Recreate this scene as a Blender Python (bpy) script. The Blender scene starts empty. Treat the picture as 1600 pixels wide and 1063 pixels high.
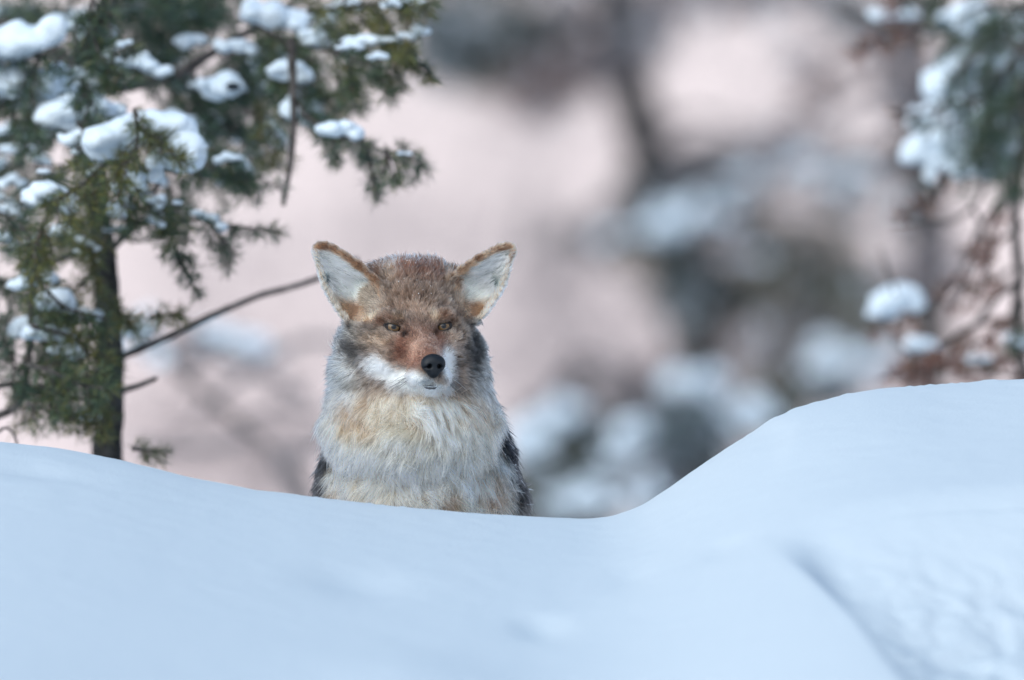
import bpy, math, random
import numpy as np
from mathutils import kdtree, Vector

C = bpy.context.scene
rng = np.random.default_rng(7)
random.seed(7)

# ------------------------------------------------------------------ camera
S = 0.00085                        # metres per photo pixel in the plane of the coyote's eyes
LENS = 500.0
D = 1600 * S * LENS / 36.0         # distance camera - eyes
TH = math.radians(1.2)
F0 = np.array([0.0, 0.0, 1.6])
FWD = np.array([0.0, math.cos(TH), math.sin(TH)])
UPV = np.array([0.0, -math.sin(TH), math.cos(TH)])
RGT = np.array([1.0, 0.0, 0.0])
CAM = F0 - D * FWD
cam = bpy.data.cameras.new('camera')
cam.lens = LENS
cam.sensor_width = 36.0
cam.sensor_fit = 'HORIZONTAL'
cam.clip_start = 0.1
cam.clip_end = 4000
cam.dof.use_dof = True
cam.dof.focus_distance = D - 0.02
cam.dof.aperture_fstop = 3.7
cam.dof.aperture_blades = 9
camo = bpy.data.objects.new('camera', cam)
C.collection.objects.link(camo)
camo.location = CAM
camo.rotation_euler = (math.pi / 2 + TH, 0, 0)
C.camera = camo

# ------------------------------------------------------------------ world, sun, exposure
SUN_EL, SUN_AZ = 35.0, 214.0       # degrees; azimuth clockwise from +Y: behind the camera's left shoulder, thickly veiled
w = bpy.data.worlds.new('World')
C.world = w
w.use_nodes = True
nt = w.node_tree
for n in list(nt.nodes):
    nt.nodes.remove(n)
out = nt.nodes.new('ShaderNodeOutputWorld')
bg = nt.nodes.new('ShaderNodeBackground')
bg.inputs['Strength'].default_value = 0.095
sky = nt.nodes.new('ShaderNodeTexSky')
sky.sky_type = 'NISHITA'
sky.sun_disc = False
sky.sun_elevation = math.radians(SUN_EL)
sky.sun_rotation = math.radians(SUN_AZ)
sky.air_density = 1.0
sky.dust_density = 0.8
sky.ozone_density = 0.35
tc = nt.nodes.new('ShaderNodeTexCoord')
sep = nt.nodes.new('ShaderNodeSeparateXYZ')
mr = nt.nodes.new('ShaderNodeMapRange')
mr.interpolation_type = 'SMOOTHSTEP'
mr.inputs['From Min'].default_value = -0.05
mr.inputs['From Max'].default_value = 0.62
mr.inputs['To Min'].default_value = 1.0
mr.inputs['To Max'].default_value = 0.0
mix = nt.nodes.new('ShaderNodeMix')
mix.data_type = 'RGBA'
mix.inputs['B'].default_value = (5.1, 4.5, 4.78, 1)      # the pink dusk band round the whole horizon
nt.links.new(tc.outputs['Generated'], sep.inputs[0])
nt.links.new(sep.outputs['Z'], mr.inputs['Value'])
nt.links.new(mr.outputs['Result'], mix.inputs['Factor'])
tint = nt.nodes.new('ShaderNodeMix')
tint.data_type = 'RGBA'
tint.blend_type = 'MULTIPLY'
tint.inputs['Factor'].default_value = 1.0
tint.inputs['B'].default_value = (0.80, 1.12, 1.18, 1)      # thin veil: a little less violet
nt.links.new(sky.outputs['Color'], tint.inputs['A'])
nt.links.new(tint.outputs['Result'], mix.inputs['A'])
nt.links.new(mix.outputs['Result'], bg.inputs['Color'])
nt.links.new(bg.outputs[0], out.inputs['Surface'])

sun = bpy.data.lights.new('sun', 'SUN')
sun.energy = 1.3
sun.angle = math.radians(60)
sun.color = (1.0, 0.965, 0.94)
suno = bpy.data.objects.new('sun', sun)
C.collection.objects.link(suno)
el, az = math.radians(SUN_EL), math.radians(SUN_AZ)
sdir = Vector((math.sin(az) * math.cos(el), math.cos(az) * math.cos(el), math.sin(el)))
suno.rotation_euler = sdir.to_track_quat('Z', 'Y').to_euler()

vs = C.view_settings
C.display_settings.display_device = 'sRGB'
vs.view_transform = 'Standard'
vs.look = 'None'
vs.exposure = 0.96
vs.gamma = 1.0
vs.use_curve_mapping = False
C.render.engine = 'CYCLES'
C.cycles.use_denoising = True
try:
    C.cycles.denoiser = 'OPENIMAGEDENOISE'
    C.cycles.denoising_input_passes = 'RGB_ALBEDO_NORMAL'
except Exception:
    pass
C.cycles.max_bounces = 14
C.cycles.diffuse_bounces = 12
C.cycles.transmission_bounces = 12
C.cycles.sample_clamp_indirect = 8.0


# ------------------------------------------------------------------ helpers
def P(px, py, d=0.0):
    """the world point seen at photo pixel (px, py), d metres beyond the eyes' plane"""
    k = S * (D + d) / D
    px, py, d = np.asarray(px, float), np.asarray(py, float), np.asarray(d, float)
    return (F0 + FWD * d[..., None] + RGT * ((px - 800) * k)[..., None] + UPV * ((531.5 - py) * k)[..., None])


def lin(r, g, b):
    f = lambda c: (c / 255 / 12.92) if c <= 10.3 else ((c / 255 + 0.055) / 1.055) ** 2.4
    return np.array([f(r), f(g), f(b)])


def sstep(a, b, x):
    t = np.clip((x - a) / (b - a), 0, 1)
    return t * t * (3 - 2 * t)


def hash2(ix, iy, seed):
    h = (ix.astype(np.int64) * 374761393 + iy.astype(np.int64) * 668265263 + seed * 974711) & 0x7fffffff
    h = ((h ^ (h >> 13)) * 1274126177) & 0x7fffffff
    return ((h ^ (h >> 16)) & 0xffff) / 65535.0


def vnoise(x, y, seed=0):
    ix, iy = np.floor(x), np.floor(y)
    fx, fy = x - ix, y - iy
    fx, fy = fx * fx * fx * (fx * (fx * 6 - 15) + 10), fy * fy * fy * (fy * (fy * 6 - 15) + 10)
    a, b = hash2(ix, iy, seed), hash2(ix + 1, iy, seed)
    c, d = hash2(ix, iy + 1, seed), hash2(ix + 1, iy + 1, seed)
    return (a + (b - a) * fx) * (1 - fy) + (c + (d - c) * fx) * fy - 0.5


def fbm(x, y, seed=0, octs=4):
    s = 0.0
    for o in range(octs):
        s = s + vnoise(x * 2 ** o + 17.3 * o, y * 2 ** o - 9.1 * o, seed + o) / 2 ** o
    return s


def noise3(p, seed=0):
    return (vnoise(p[:, 0] + 0.37 * p[:, 1], p[:, 2] - 0.29 * p[:, 1], seed) +
            vnoise(p[:, 1] + 31.7, p[:, 2] + 0.5 * p[:, 0], seed + 5))


def mesh_from(name, verts, faces, smooth=True, cols=None):
    """faces: int array (n,3) or (n,4), or a list of such arrays"""
    me = bpy.data.meshes.new(name)
    if not isinstance(faces, list):
        faces = [faces]
    faces = [np.asarray(f, np.int32) for f in faces if len(f)]
    verts = np.asarray(verts, np.float32)
    me.vertices.add(len(verts))
    me.vertices.foreach_set('co', verts.ravel())
    nl = sum(f.size for f in faces)
    nf = sum(len(f) for f in faces)
    me.loops.add(nl)
    me.polygons.add(nf)
    me.loops.foreach_set('vertex_index', np.concatenate([f.ravel() for f in faces]))
    tot = np.concatenate([np.full(len(f), f.shape[1], np.int32) for f in faces])
    me.polygons.foreach_set('loop_start', np.concatenate([[0], np.cumsum(tot)[:-1]]).astype(np.int32))
    me.polygons.foreach_set('use_smooth', np.full(nf, smooth, bool))
    if cols is not None:
        a = me.attributes.new('col', 'FLOAT_COLOR', 'POINT')
        c4 = np.ones((len(verts), 4), np.float32)
        c4[:, :3] = cols
        a.data.foreach_set('color', c4.ravel())
    me.update(calc_edges=True)
    me.validate()
    return me


def link(name, data, mat=None, parent=None, loc=None):
    o = bpy.data.objects.new(name, data)
    C.collection.objects.link(o)
    if mat is not None and data is not None:
        data.materials.append(mat)
    if parent is not None:
        o.parent = parent
    if loc is not None:
        o.location = loc
    return o


def tag(o, label=None, cat=None, group=None, kind=None):
    if label: o['label'] = label
    if cat: o['category'] = cat
    if group: o['group'] = group
    if kind: o['kind'] = kind
    return o


def surface_nets(F, org, h):
    s = F < 0
    nx, ny, nz = F.shape
    c = np.zeros((nx - 1, ny - 1, nz - 1), np.int8)
    for i in (0, 1):
        for j in (0, 1):
            for k in (0, 1):
                c += s[i:nx - 1 + i, j:ny - 1 + j, k:nz - 1 + k]
    act = (c > 0) & (c < 8)
    I, J, K = np.nonzero(act)
    idx = np.full(act.shape, -1, np.int32)
    idx[I, J, K] = np.arange(len(I))
    acc = np.zeros((len(I), 3), np.float32)
    cnt = np.zeros(len(I), np.float32)
    cor = [(i, j, k) for i in (0, 1) for j in (0, 1) for k in (0, 1)]
    for a in cor:
        for ax in range(3):
            if a[ax] == 0:
                b = list(a); b[ax] = 1
                va = F[I + a[0], J + a[1], K + a[2]]
                vb = F[I + b[0], J + b[1], K + b[2]]
                m = (va < 0) != (vb < 0)
                t = np.where(m, va / np.where(m, va - vb, 1), 0)
                p = np.zeros((len(I), 3), np.float32)
                for q in range(3):
                    p[:, q] = a[q]
                p[:, ax] = t
                acc += p * m[:, None]
                cnt += m
    v = acc / np.maximum(cnt, 1)[:, None] + np.stack([I, J, K], 1)
    v = v * h + np.asarray(org)
    quads = []
    for ax in range(3):
        sl0 = [slice(1, -1)] * 3; sl1 = [slice(1, -1)] * 3
        sl0[ax] = slice(0, -1); sl1[ax] = slice(1, None)
        A, B = s[tuple(sl0)], s[tuple(sl1)]
        e = np.nonzero(A != B)
        g = [e[q] + (0 if q == ax else 1) for q in range(3)]
        o1, o2 = [(1, 2), (2, 0), (0, 1)][ax]
        def cell(d1, d2):
            cc = [g[0], g[1], g[2]]
            cc[o1] = cc[o1] + d1; cc[o2] = cc[o2] + d2
            return idx[cc[0], cc[1], cc[2]]
        q = np.stack([cell(-1, -1), cell(0, -1), cell(0, 0), cell(-1, 0)], 1)
        flip = ~A[e]
        q[flip] = q[flip][:, ::-1]
        quads.append(q)
    q = np.concatenate(quads)
    return v, q[(q >= 0).all(1)]


class Field:
    """a signed-distance grid that shapes are blended into"""
    def __init__(s, lo, hi, h):
        s.lo, s.h = np.array(lo, float), h
        n = np.ceil((np.array(hi) - s.lo) / h).astype(int) + 1
        s.F = np.full(n, 60.0 if h > 0.01 else 1.0, np.float32)
        s.n = n

    def box(s, lo, hi):
        a = np.clip(np.floor((np.array(lo) - s.lo) / s.h).astype(int), 0, s.n)
        b = np.clip(np.ceil((np.array(hi) - s.lo) / s.h).astype(int) + 1, 0, s.n)
        sl = tuple(slice(a[i], b[i]) for i in range(3))
        g = np.meshgrid(*[(np.arange(a[i], b[i]) * s.h + s.lo[i]).astype(np.float32) for i in range(3)], indexing='ij')
        return sl, g

    def add(s, sl, d, k, sub=False):
        f = s.F[sl]
        if sub:
            hh = np.clip(0.5 - 0.5 * (f + d) / k, 0, 1)
            s.F[sl] = f + (-d - f) * hh + k * hh * (1 - hh)
        else:
            hh = np.clip(0.5 + 0.5 * (f - d) / k, 0, 1)
            s.F[sl] = f + (d - f) * hh - k * hh * (1 - hh)

    def ell(s, c, r, k=12, fr=None, sub=False):
        """ellipsoid; fr = (origin, 3x3 rows right/forward/up) puts it in a turned frame"""
        c, r = np.array(c, float), np.array(r, float)
        R = np.linalg.norm(r) if fr is not None else r
        cw = fr[0] + c @ fr[1] if fr is not None else c
        sl, g = s.box(cw - R - 2 * k, cw + R + 2 * k)
        q = [g[i] - cw[i] for i in range(3)]
        if fr is not None:
            q = [q[0] * fr[1][i][0] + q[1] * fr[1][i][1] + q[2] * fr[1][i][2] for i in range(3)]
        k0 = np.sqrt(sum((q[i] / r[i]) ** 2 for i in range(3)))
        k1 = np.sqrt(sum((q[i] / r[i] ** 2) ** 2 for i in range(3))) + 1e-6
        s.add(sl, k0 * (k0 - 1) / k1, k, sub)

    def cone(s, a, b, ra, rb, k=12, fr=None, sub=False):
        a, b = np.array(a, float), np.array(b, float)
        if fr is not None:
            a, b = fr[0] + a @ fr[1], fr[0] + b @ fr[1]
        R = max(ra, rb) + 2 * k
        sl, g = s.box(np.minimum(a, b) - R, np.maximum(a, b) + R)
        ab = b - a
        t = np.clip(sum((g[i] - a[i]) * ab[i] for i in range(3)) / (ab @ ab), 0, 1)
        d = np.sqrt(sum((g[i] - a[i] - ab[i] * t) ** 2 for i in range(3))) - (ra + (rb - ra) * t)
        s.add(sl, d, k, sub)


def bsdf(name, col=(0.5, 0.5, 0.5), rough=0.8, spec=0.3, attr=None, noise=None, bump=None, coat=0.0, trans=0.0):
    m = bpy.data.materials.new(name)
    m.use_nodes = True
    t = m.node_tree
    b = t.nodes['Principled BSDF']
    b.inputs['Base Color'].default_value = (*col, 1)
    b.inputs['Roughness'].default_value = rough
    b.inputs['Specular IOR Level'].default_value = spec
    b.inputs['Coat Weight'].default_value = coat
    b.inputs['Coat Roughness'].default_value = 0.05
    if attr:
        a = t.nodes.new('ShaderNodeAttribute')
        a.attribute_name = attr
        t.links.new(a.outputs['Color'], b.inputs['Base Color'])
    tcn = t.nodes.new('ShaderNodeTexCoord')
    if noise:
        sc, c2, lo, hi = noise
        nz = t.nodes.new('ShaderNodeTexNoise')
        nz.inputs['Scale'].default_value = sc
        nz.inputs['Detail'].default_value = 6
        cr = t.nodes.new('ShaderNodeValToRGB')
        cr.color_ramp.elements[0].position = lo
        cr.color_ramp.elements[1].position = hi
        cr.color_ramp.elements[0].color = (*col, 1)
        cr.color_ramp.elements[1].color = (*c2, 1)
        t.links.new(tcn.outputs['Object'], nz.inputs['Vector'])
        t.links.new(nz.outputs['Fac'], cr.inputs[0])
        t.links.new(cr.outputs[0], b.inputs['Base Color'])
    if bump:
        x = None
        for sc, st, dist in bump:
            nz = t.nodes.new('ShaderNodeTexNoise')
            nz.inputs['Scale'].default_value = sc
            nz.inputs['Detail'].default_value = 5
            bp = t.nodes.new('ShaderNodeBump')
            bp.inputs['Strength'].default_value = st
            bp.inputs['Distance'].default_value = dist
            t.links.new(tcn.outputs['Object'], nz.inputs['Vector'])
            t.links.new(nz.outputs['Fac'], bp.inputs['Height'])
            if x is not None:
                t.links.new(x, bp.inputs['Normal'])
            x = bp.outputs['Normal']
        t.links.new(x, b.inputs['Normal'])
    return m


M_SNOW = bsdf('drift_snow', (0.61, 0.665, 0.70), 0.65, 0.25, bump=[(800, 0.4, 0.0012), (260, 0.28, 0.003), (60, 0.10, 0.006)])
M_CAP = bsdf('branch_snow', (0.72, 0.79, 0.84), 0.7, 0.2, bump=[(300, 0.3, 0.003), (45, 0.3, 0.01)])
M_BARK = bsdf('bark', (0.055, 0.048, 0.045), 0.95, 0.1, noise=(60, (0.13, 0.115, 0.105), 0.4, 0.65), bump=[(90, 0.8, 0.01)])
M_TWIG = bsdf('grey_twig', (0.17, 0.15, 0.15), 0.95, 0.1, noise=(40, (0.28, 0.25, 0.25), 0.4, 0.7))
M_NEEDLE = bsdf('needles', attr='col', rough=0.55, spec=0.3)
M_LEAF = bsdf('far_foliage', attr='col', rough=0.8, spec=0.1)

# ------------------------------------------------------------------ snow ground
RIDGE = np.array([(-700, 640), (-300, 672), (0, 690), (100, 702), (200, 722), (300, 747), (400, 766), (500, 778), (600, 790),
                  (700, 799), (800, 806), (900, 811), (950, 809), (1000, 792), (1050, 759), (1100, 723), (1150, 691), (1200, 664),
                  (1250, 643), (1300, 627), (1350, 614), (1400, 606), (1500, 599), (1600, 592), (1800, 585), (2300, 600)], float)
rx_px = np.linspace(-700, 2300, 601)
rz_px = np.interp(rx_px, RIDGE[:, 0], RIDGE[:, 1])
kern = np.hanning(15); kern /= kern.sum()
rz_px = np.convolve(np.pad(rz_px, 7, 'edge'), kern, 'valid')
ry = -0.27 + 0.34 * sstep(700, 1600, rx_px) + 0.12 * sstep(500, -200, rx_px)
RW = P(rx_px, rz_px, ry)
GROUND_BACK = 1.085
k2 = np.hanning(121); k2 /= k2.sum()
RW_SOFT = np.convolve(np.pad(RW[:, 2], 60, 'edge'), k2, 'valid')


def ground_base(x, y):
    zr = np.interp(x, RW[:, 0], RW[:, 2])
    yr = np.interp(x, RW[:, 0], RW[:, 1])
    s = yr - y
    sf = np.maximum(s, 0)
    zf = zr + (np.interp(x, RW[:, 0], RW_SOFT) - zr) * sstep(0.0, 1.1, sf) * 0.95
    front = 0.155 * (np.sqrt(sf ** 2 + 0.12 ** 2) - 0.12)
    front = np.where(front > 1.3, 1.3 + (front - 1.3) * 0.05, front)
    sb = np.maximum(-s, 0)
    hb = zr - GROUND_BACK
    wb = 0.10 + 0.55 * hb
    back = hb * sstep(0, 1, sb / wb / 1.6)
    return np.where(s > 0, zf - front, zr - back)


# the crest of the near lobe, whose far side falls into a hollow at the right
EDGE_PX = [(1150, 835), (1195, 855), (1240, 884), (1290, 925), (1340, 970), (1390, 1030), (1425, 1062), (1470, 1085), (1560, 1110)]
EDGE = []
for (px, py) in EDGE_PX:
    a, b = -1.5 - 1.0, 0.3
    ds = np.linspace(-3.0, 0.1, 1500)
    pts = P(np.full_like(ds, px), np.full_like(ds, py), ds)
    g = ground_base(pts[:, 0], pts[:, 1]) - pts[:, 2]
    i = int(np.argmax(g > 0))
    EDGE.append(pts[i, :2])
EDGE = np.array(EDGE)


def edge_dist(x, y):
    """signed distance to the crest (plus = far side) and position along it"""
    best = np.full(x.shape, 1e9); sg = np.ones(x.shape); tt = np.zeros(x.shape)
    for i in range(len(EDGE) - 1):
        a, b = EDGE[i], EDGE[i + 1]
        ab = b - a
        t = np.clip(((x - a[0]) * ab[0] + (y - a[1]) * ab[1]) / (ab @ ab), 0, 1)
        dx, dy = x - a[0] - ab[0] * t, y - a[1] - ab[1] * t
        dd = np.hypot(dx, dy)
        m = dd < best
        best = np.where(m, dd, best)
        sg = np.where(m, np.sign(ab[0] * dy - ab[1] * dx), sg)
        tt = np.where(m, i + t, tt)
    return best * sg, tt


def ground_z(x, y, fine=True):
    z = ground_base(x, y)
    near = (np.abs(x) < 3) & (y > -4) & (y < 1.5)
    d, t = edge_dist(x, y)
    yr0 = np.interp(x, RW[:, 0], RW[:, 1])
    amp = 0.085 * sstep(0.3, 3.8, t) * sstep(0.0, 1.1, yr0 - y + 0.15)
    hollow = sstep(-0.006, 0.075, d) * sstep(2.8, 0.5, d) * amp
    trench = 0.075 * sstep(-0.006, 0.05, d) * sstep(0.30, 0.08, d) * sstep(0.8, 5.0, t)
    tip_ = 0.42 * np.clip(d - 0.03, 0, 0.6) * sstep(0.5, 3.0, t) * sstep(0.0, 1.0, yr0 - y + 0.1)      # the hollow falls away to the right
    z = z - np.where(near, hollow + trench + tip_, 0)
    hm = np.where(near, sstep(0.02, 0.15, d) * sstep(0.95, 0.3, d) * sstep(1.0, 3.0, t), 0)
    lump = fbm(x * 11 + 3, y * 9, 11, 4)
    z = z + hm * (0.026 * lump + 0.016 * np.abs(fbm(x * 24, y * 17, 23, 3)))
    yr = np.interp(x, RW[:, 0], RW[:, 1])
    fm = sstep(0.0, 0.5, yr - y)
    z = z + fm * 0.012 * fbm(x * 1.1 + 5, y * 0.7, 3, 2)
    z = z + 0.0011 * fbm(x * 30, y * 22, 31, 3) * np.where(near, 1, 0)
    crumb = np.maximum(vnoise(x * 70, y * 60, 51) - 0.18, 0)
    z = z + np.where(near, 0.005 * crumb * sstep(0.35, 0.0, np.abs(yr - y)) * (0.3 + (vnoise(x * 5, y * 4, 52) > 0)), 0)
    # old dents and soft bumps in the drift's face
    for (px, py, rx, ryy, dep) in [(845, 985, .035, .10, .011), (850, 962, .03, .05, -.002), (560, 915, .06, .12, .011), (650, 1075, .10, .2, -.014),
                                   (1130, 860, .03, .08, .005), (60, 735, .07, .07, .008), (985, 905, .03, .1, .005)]:
        ds = np.linspace(-3, 0.1, 900)
        pts = P(np.full_like(ds, px), np.full_like(ds, py), ds)
        i = int(np.argmax(ground_base(pts[:, 0], pts[:, 1]) > pts[:, 2]))
        cx, cy = pts[i, :2]
        z = z - dep * np.exp(-((x - cx) / rx) ** 2 - ((y - cy) / ryy) ** 2)
    # wind fold on the right mound
    fx = np.interp(y, [-0.7, -0.3, 0.1], [0.335, 0.36, 0.30])
    z = z + np.where(near, 0.006 * sstep(-0.02, 0.02, x - fx) * sstep(0.25, 0.03, x - fx) * sstep(-0.7, -0.4, y), 0)
    z = z + np.where(y > 3, sstep(3, 40, y) * 0.25 * fbm(x * 0.13, y * 0.13, 41, 3), 0)
    return z


def graded(lo, hi, step, far, grow=1.22):
    c = list(np.arange(lo, hi + step / 2, step))
    st = step
    while c[-1] < far[1]:
        st = min(st * grow, 60); c.append(c[-1] + st)
    st = step
    while c[0] > far[0]:
        st = min(st * grow, 60); c.insert(0, c[0] - st)
    return np.array(c)


gx = graded(-0.85, 0.85, 0.007, (-700, 700))
gy = graded(-1.9, 0.35, 0.008, (-60, 1500))
GX, GY = np.meshgrid(gx, gy, indexing='ij')
GZ = ground_z(GX.ravel(), GY.ravel())
gv = np.stack([GX.ravel(), GY.ravel(), GZ], 1)
nx_, ny_ = len(gx), len(gy)
ii = (np.arange(nx_ - 1)[:, None] * ny_ + np.arange(ny_ - 1)[None, :]).ravel()
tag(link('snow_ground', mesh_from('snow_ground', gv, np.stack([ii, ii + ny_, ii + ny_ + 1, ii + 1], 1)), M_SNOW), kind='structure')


# ------------------------------------------------------------------ tree-building helpers
class MB:
    """collects tubes, needles and leaf flakes for one mesh"""
    def __init__(s):
        s.v, s.f4, s.c, s.n = [], [], [], 0

    def tube(s, pts, rad, sides=7, wob=0.0):
        pts = np.asarray(pts, float)
        rad = np.broadcast_to(np.asarray(rad, float), (len(pts),))
        tg = np.gradient(pts, axis=0)
        tg /= np.linalg.norm(tg, axis=1)[:, None] + 1e-9
        ref = np.array([0.31, 0.83, 0.46]) if abs(tg[0] @ np.array([0.31, 0.83, 0.46])) < 0.9 else np.array([1.0, 0, 0])
        u = np.cross(tg, ref); u /= np.linalg.norm(u, axis=1)[:, None] + 1e-9
        v = np.cross(tg, u)
        a = np.arange(sides) * 2 * math.pi / sides
        rr = rad[:, None] * (1 + wob * (rng.random((len(pts), sides)) - 0.5))
        ring = pts[:, None, :] + rr[..., None] * (np.cos(a)[None, :, None] * u[:, None, :] + np.sin(a)[None, :, None] * v[:, None, :])
        m = len(pts)
        s.v.append(ring.reshape(-1, 3))
        i = np.arange(m - 1)[:, None] * sides + np.arange(sides)[None, :]
        j = np.arange(m - 1)[:, None] * sides + (np.arange(sides)[None, :] + 1) % sides
        s.f4.append(np.stack([i.ravel(), j.ravel(), (j + sides).ravel(), (i + sides).ravel()], 1) + s.n)
        s.n += m * sides
        s.c.append(np.zeros((m * sides, 3)))

    def flakes(s, base, dirv, length, width, col):
        """many thin diamond blades, folded a little along the middle"""
        n = len(base)
        length = np.broadcast_to(length, (n,)); width = np.broadcast_to(width, (n,))
        r = rng.normal(size=(n, 3))
        sd = np.cross(dirv, r); sd /= np.linalg.norm(sd, axis=1)[:, None] + 1e-9
        mid = base + dirv * (length * 0.45)[:, None]
        q = np.stack([base, mid + sd * (width / 2)[:, None], base + dirv * length[:, None], mid - sd * (width / 2)[:, None]], 1)
        s.v.append(q.reshape(-1, 3))
        s.f4.append((np.arange(n)[:, None] * 4 + np.arange(4)[None, :]) + s.n)
        s.n += 4 * n
        s.c.append(np.repeat(col, 4, axis=0))

    def build(s, name, mat, parent=None, org=None, colour=False, smooth=True):
        v = np.concatenate(s.v)
        if org is not None:
            v = v - org
        me = mesh_from(name, v, np.concatenate(s.f4), smooth, np.concatenate(s.c) if colour else None)
        return link(name, me, mat, parent)


def curve(pts, step):
    """Catmull-Rom through world points, resampled"""
    p = np.asarray(pts, float)
    p = np.vstack([2 * p[0] - p[1], p, 2 * p[-1] - p[-2]])
    o = []
    for i in range(1, len(p) - 2):
        n = max(2, int(np.linalg.norm(p[i + 1] - p[i]) / step))
        t = np.linspace(0, 1, n, endpoint=False)[:, None]
        o.append(0.5 * (2 * p[i] + (p[i + 1] - p[i - 1]) * t + (2 * p[i - 1] - 5 * p[i] + 4 * p[i + 1] - p[i + 2]) * t ** 2 +
                        (3 * p[i] - p[i - 1] - 3 * p[i + 1] + p[i + 2]) * t ** 3))
    o.append(p[-2][None])
    return np.concatenate(o)


G_DARK, G_MID, G_OLIVE, G_BLUE, G_RUST = (np.array(c) for c in
    ((0.038, 0.068, 0.046), (0.072, 0.110, 0.048), (0.175, 0.155, 0.036), (0.045, 0.090, 0.090), (0.20, 0.080, 0.058)))


def needles_on(mb, pts, length, spacing, width, mixw, spread=0.85):
    """needles all along a twig"""
    seg = np.linalg.norm(np.diff(pts, axis=0), axis=1)
    L = seg.sum()
    n = max(6, int(L / spacing))
    cum = np.concatenate([[0], np.cumsum(seg)])
    t = rng.random(n) * L
    t[: n // 12] = L - rng.random(n // 12) * length * 0.2      # a fuller tip
    base = np.stack([np.interp(t, cum, pts[:, k]) for k in range(3)], 1)
    tg = np.gradient(pts, axis=0)
    ax = np.stack([np.interp(t, cum, tg[:, k]) for k in range(3)], 1)
    ax /= np.linalg.norm(ax, axis=1)[:, None] + 1e-9
    r = rng.normal(size=(n, 3))
    r -= (r * ax).sum(1)[:, None] * ax
    r /= np.linalg.norm(r, axis=1)[:, None]
    dv = ax * (0.35 + 0.5 * rng.random(n))[:, None] + r * spread
    dv /= np.linalg.norm(dv, axis=1)[:, None]
    pal = np.array([G_DARK, G_MID, G_OLIVE, G_BLUE, G_RUST])
    w = np.array(mixw, float); w /= w.sum()
    base_c = pal.T @ w
    pick = pal[rng.choice(5, n, p=w)]
    col = (0.55 * pick + 0.45 * base_c) * (0.75 + 0.5 * rng.random(n))[:, None]
    mb.flakes(base, dv, length * (0.7 + 0.45 * rng.random(n)), width, col)


def branch(tree, org, pts_px, d0, d1, r0, r1, twig=0, twig_step=22, mixw=(3, 3, 1, 1, 0), needle=21, droop=0.35, start=0.15, sub=2, sides=7,
           spacing=1.5, caps=(), name='branch', end_needles=True, dust=0):
    """one limb through photo pixels from depth d0 to d1, its twigs, needles and the snow lying on it"""
    n = len(pts_px)
    dd = np.linspace(d0, d1, n)
    k = S * (D + d0) / D
    w = curve(P([p[0] for p in pts_px], [p[1] for p in pts_px], dd), 9 * k)
    m = len(w)
    wood, leaf = MB(), MB()
    wob = np.stack([fbm(np.arange(m) * 0.15, np.full(m, rng.random() * 99), 3, 2) for _ in range(3)], 1) * 3 * k
    w = w + wob * np.linspace(0, 1, m)[:, None]
    wood.tube(w, np.linspace(r0, r1, m) * k, sides, 0.25)
    if twig:
        L = np.linalg.norm(np.diff(w, axis=0), axis=1).sum()
        nt_ = max(2, int(L * (1 - start) / (twig_step * k)))
        mw = mixw
        for q in range(nt_):
            t = start + (1 - start) * (q + rng.random()) / nt_
            i = min(m - 2, int(t * (m - 1)))
            tg = w[i + 1] - w[i]; tg /= np.linalg.norm(tg)
            r = rng.normal(size=3); r[2] *= 0.7; r -= r @ tg * tg; r /= np.linalg.norm(r)
            dv = tg * (0.45 + 0.4 * rng.random()) + r * 0.8 + np.array([0, 0, -droop])
            dv /= np.linalg.norm(dv)
            tl = twig * k * (1 - 0.45 * t) * (0.55 + 0.7 * rng.random())
            s_ = np.linspace(0, 1, 6)[:, None]
            tp = w[i] + dv * tl * s_ + np.array([0, 0, -droop * 0.45 * tl]) * s_ ** 2 + rng.normal(size=(6, 3)) * 0.012 * tl
            wood.tube(tp, np.linspace(1.7, 0.7, 6) * k, 4)
            j = 1 + 0.5 * (rng.random() - 0.5)
            mq = np.array(mw, float) * (0.5 + rng.random(5))
            needles_on(leaf, tp, needle * k * j, spacing * k, 1.8 * k, mq)
            for z in range(sub):
                a = 1 + rng.integers(0, 4)
                r2 = rng.normal(size=3); r2 -= r2 @ dv * dv; r2 /= np.linalg.norm(r2)
                d2 = dv * 0.8 + r2 * 0.65; d2 /= np.linalg.norm(d2)
                l2 = tl * (0.3 + 0.35 * rng.random())
                t2 = tp[a] + d2 * l2 * s_ + np.array([0, 0, -0.15 * l2]) * s_ ** 2
                wood.tube(t2[::2], np.linspace(1.2, 0.6, 3) * k, 4)
                needles_on(leaf, t2, needle * k * 0.95, spacing * k, 1.8 * k, mq)
        if end_needles:
            needles_on(leaf, w[int(m * 0.7):], needle * k, spacing * k, 1.8 * k, mw)
    b = wood.build(name, M_BARK, tree, org)
    if leaf.n:
        tag(leaf.build('needles', M_NEEDLE, b, org, True, False), kind='stuff')
    for c in caps:
        snow_cap(b, org, *c)
    if dust:                                                    # loose snow lying along the bough
        pp = np.array(pts_px, float)
        for q in range(dust):
            t = (0.25 + 0.7 * rng.random()) * (n - 1)
            i = min(n - 2, int(t)); f = t - i
            p_ = pp[i] * (1 - f) + pp[i + 1] * f
            sl_ = (pp[i + 1] - pp[i]); sl_ = float(np.clip(sl_[1] / (abs(sl_[0]) + 8), -0.5, 0.5)) * (1 if sl_[0] >= 0 else -1)
            ww = 22 + 34 * rng.random()
            snow_cap(b, org, p_[0] + rng.normal() * 6, p_[1] - 7 + rng.normal() * 5, ww, 8 + 0.28 * ww * rng.random() + 4, dd[i], 4, sl_)
    return b


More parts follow.
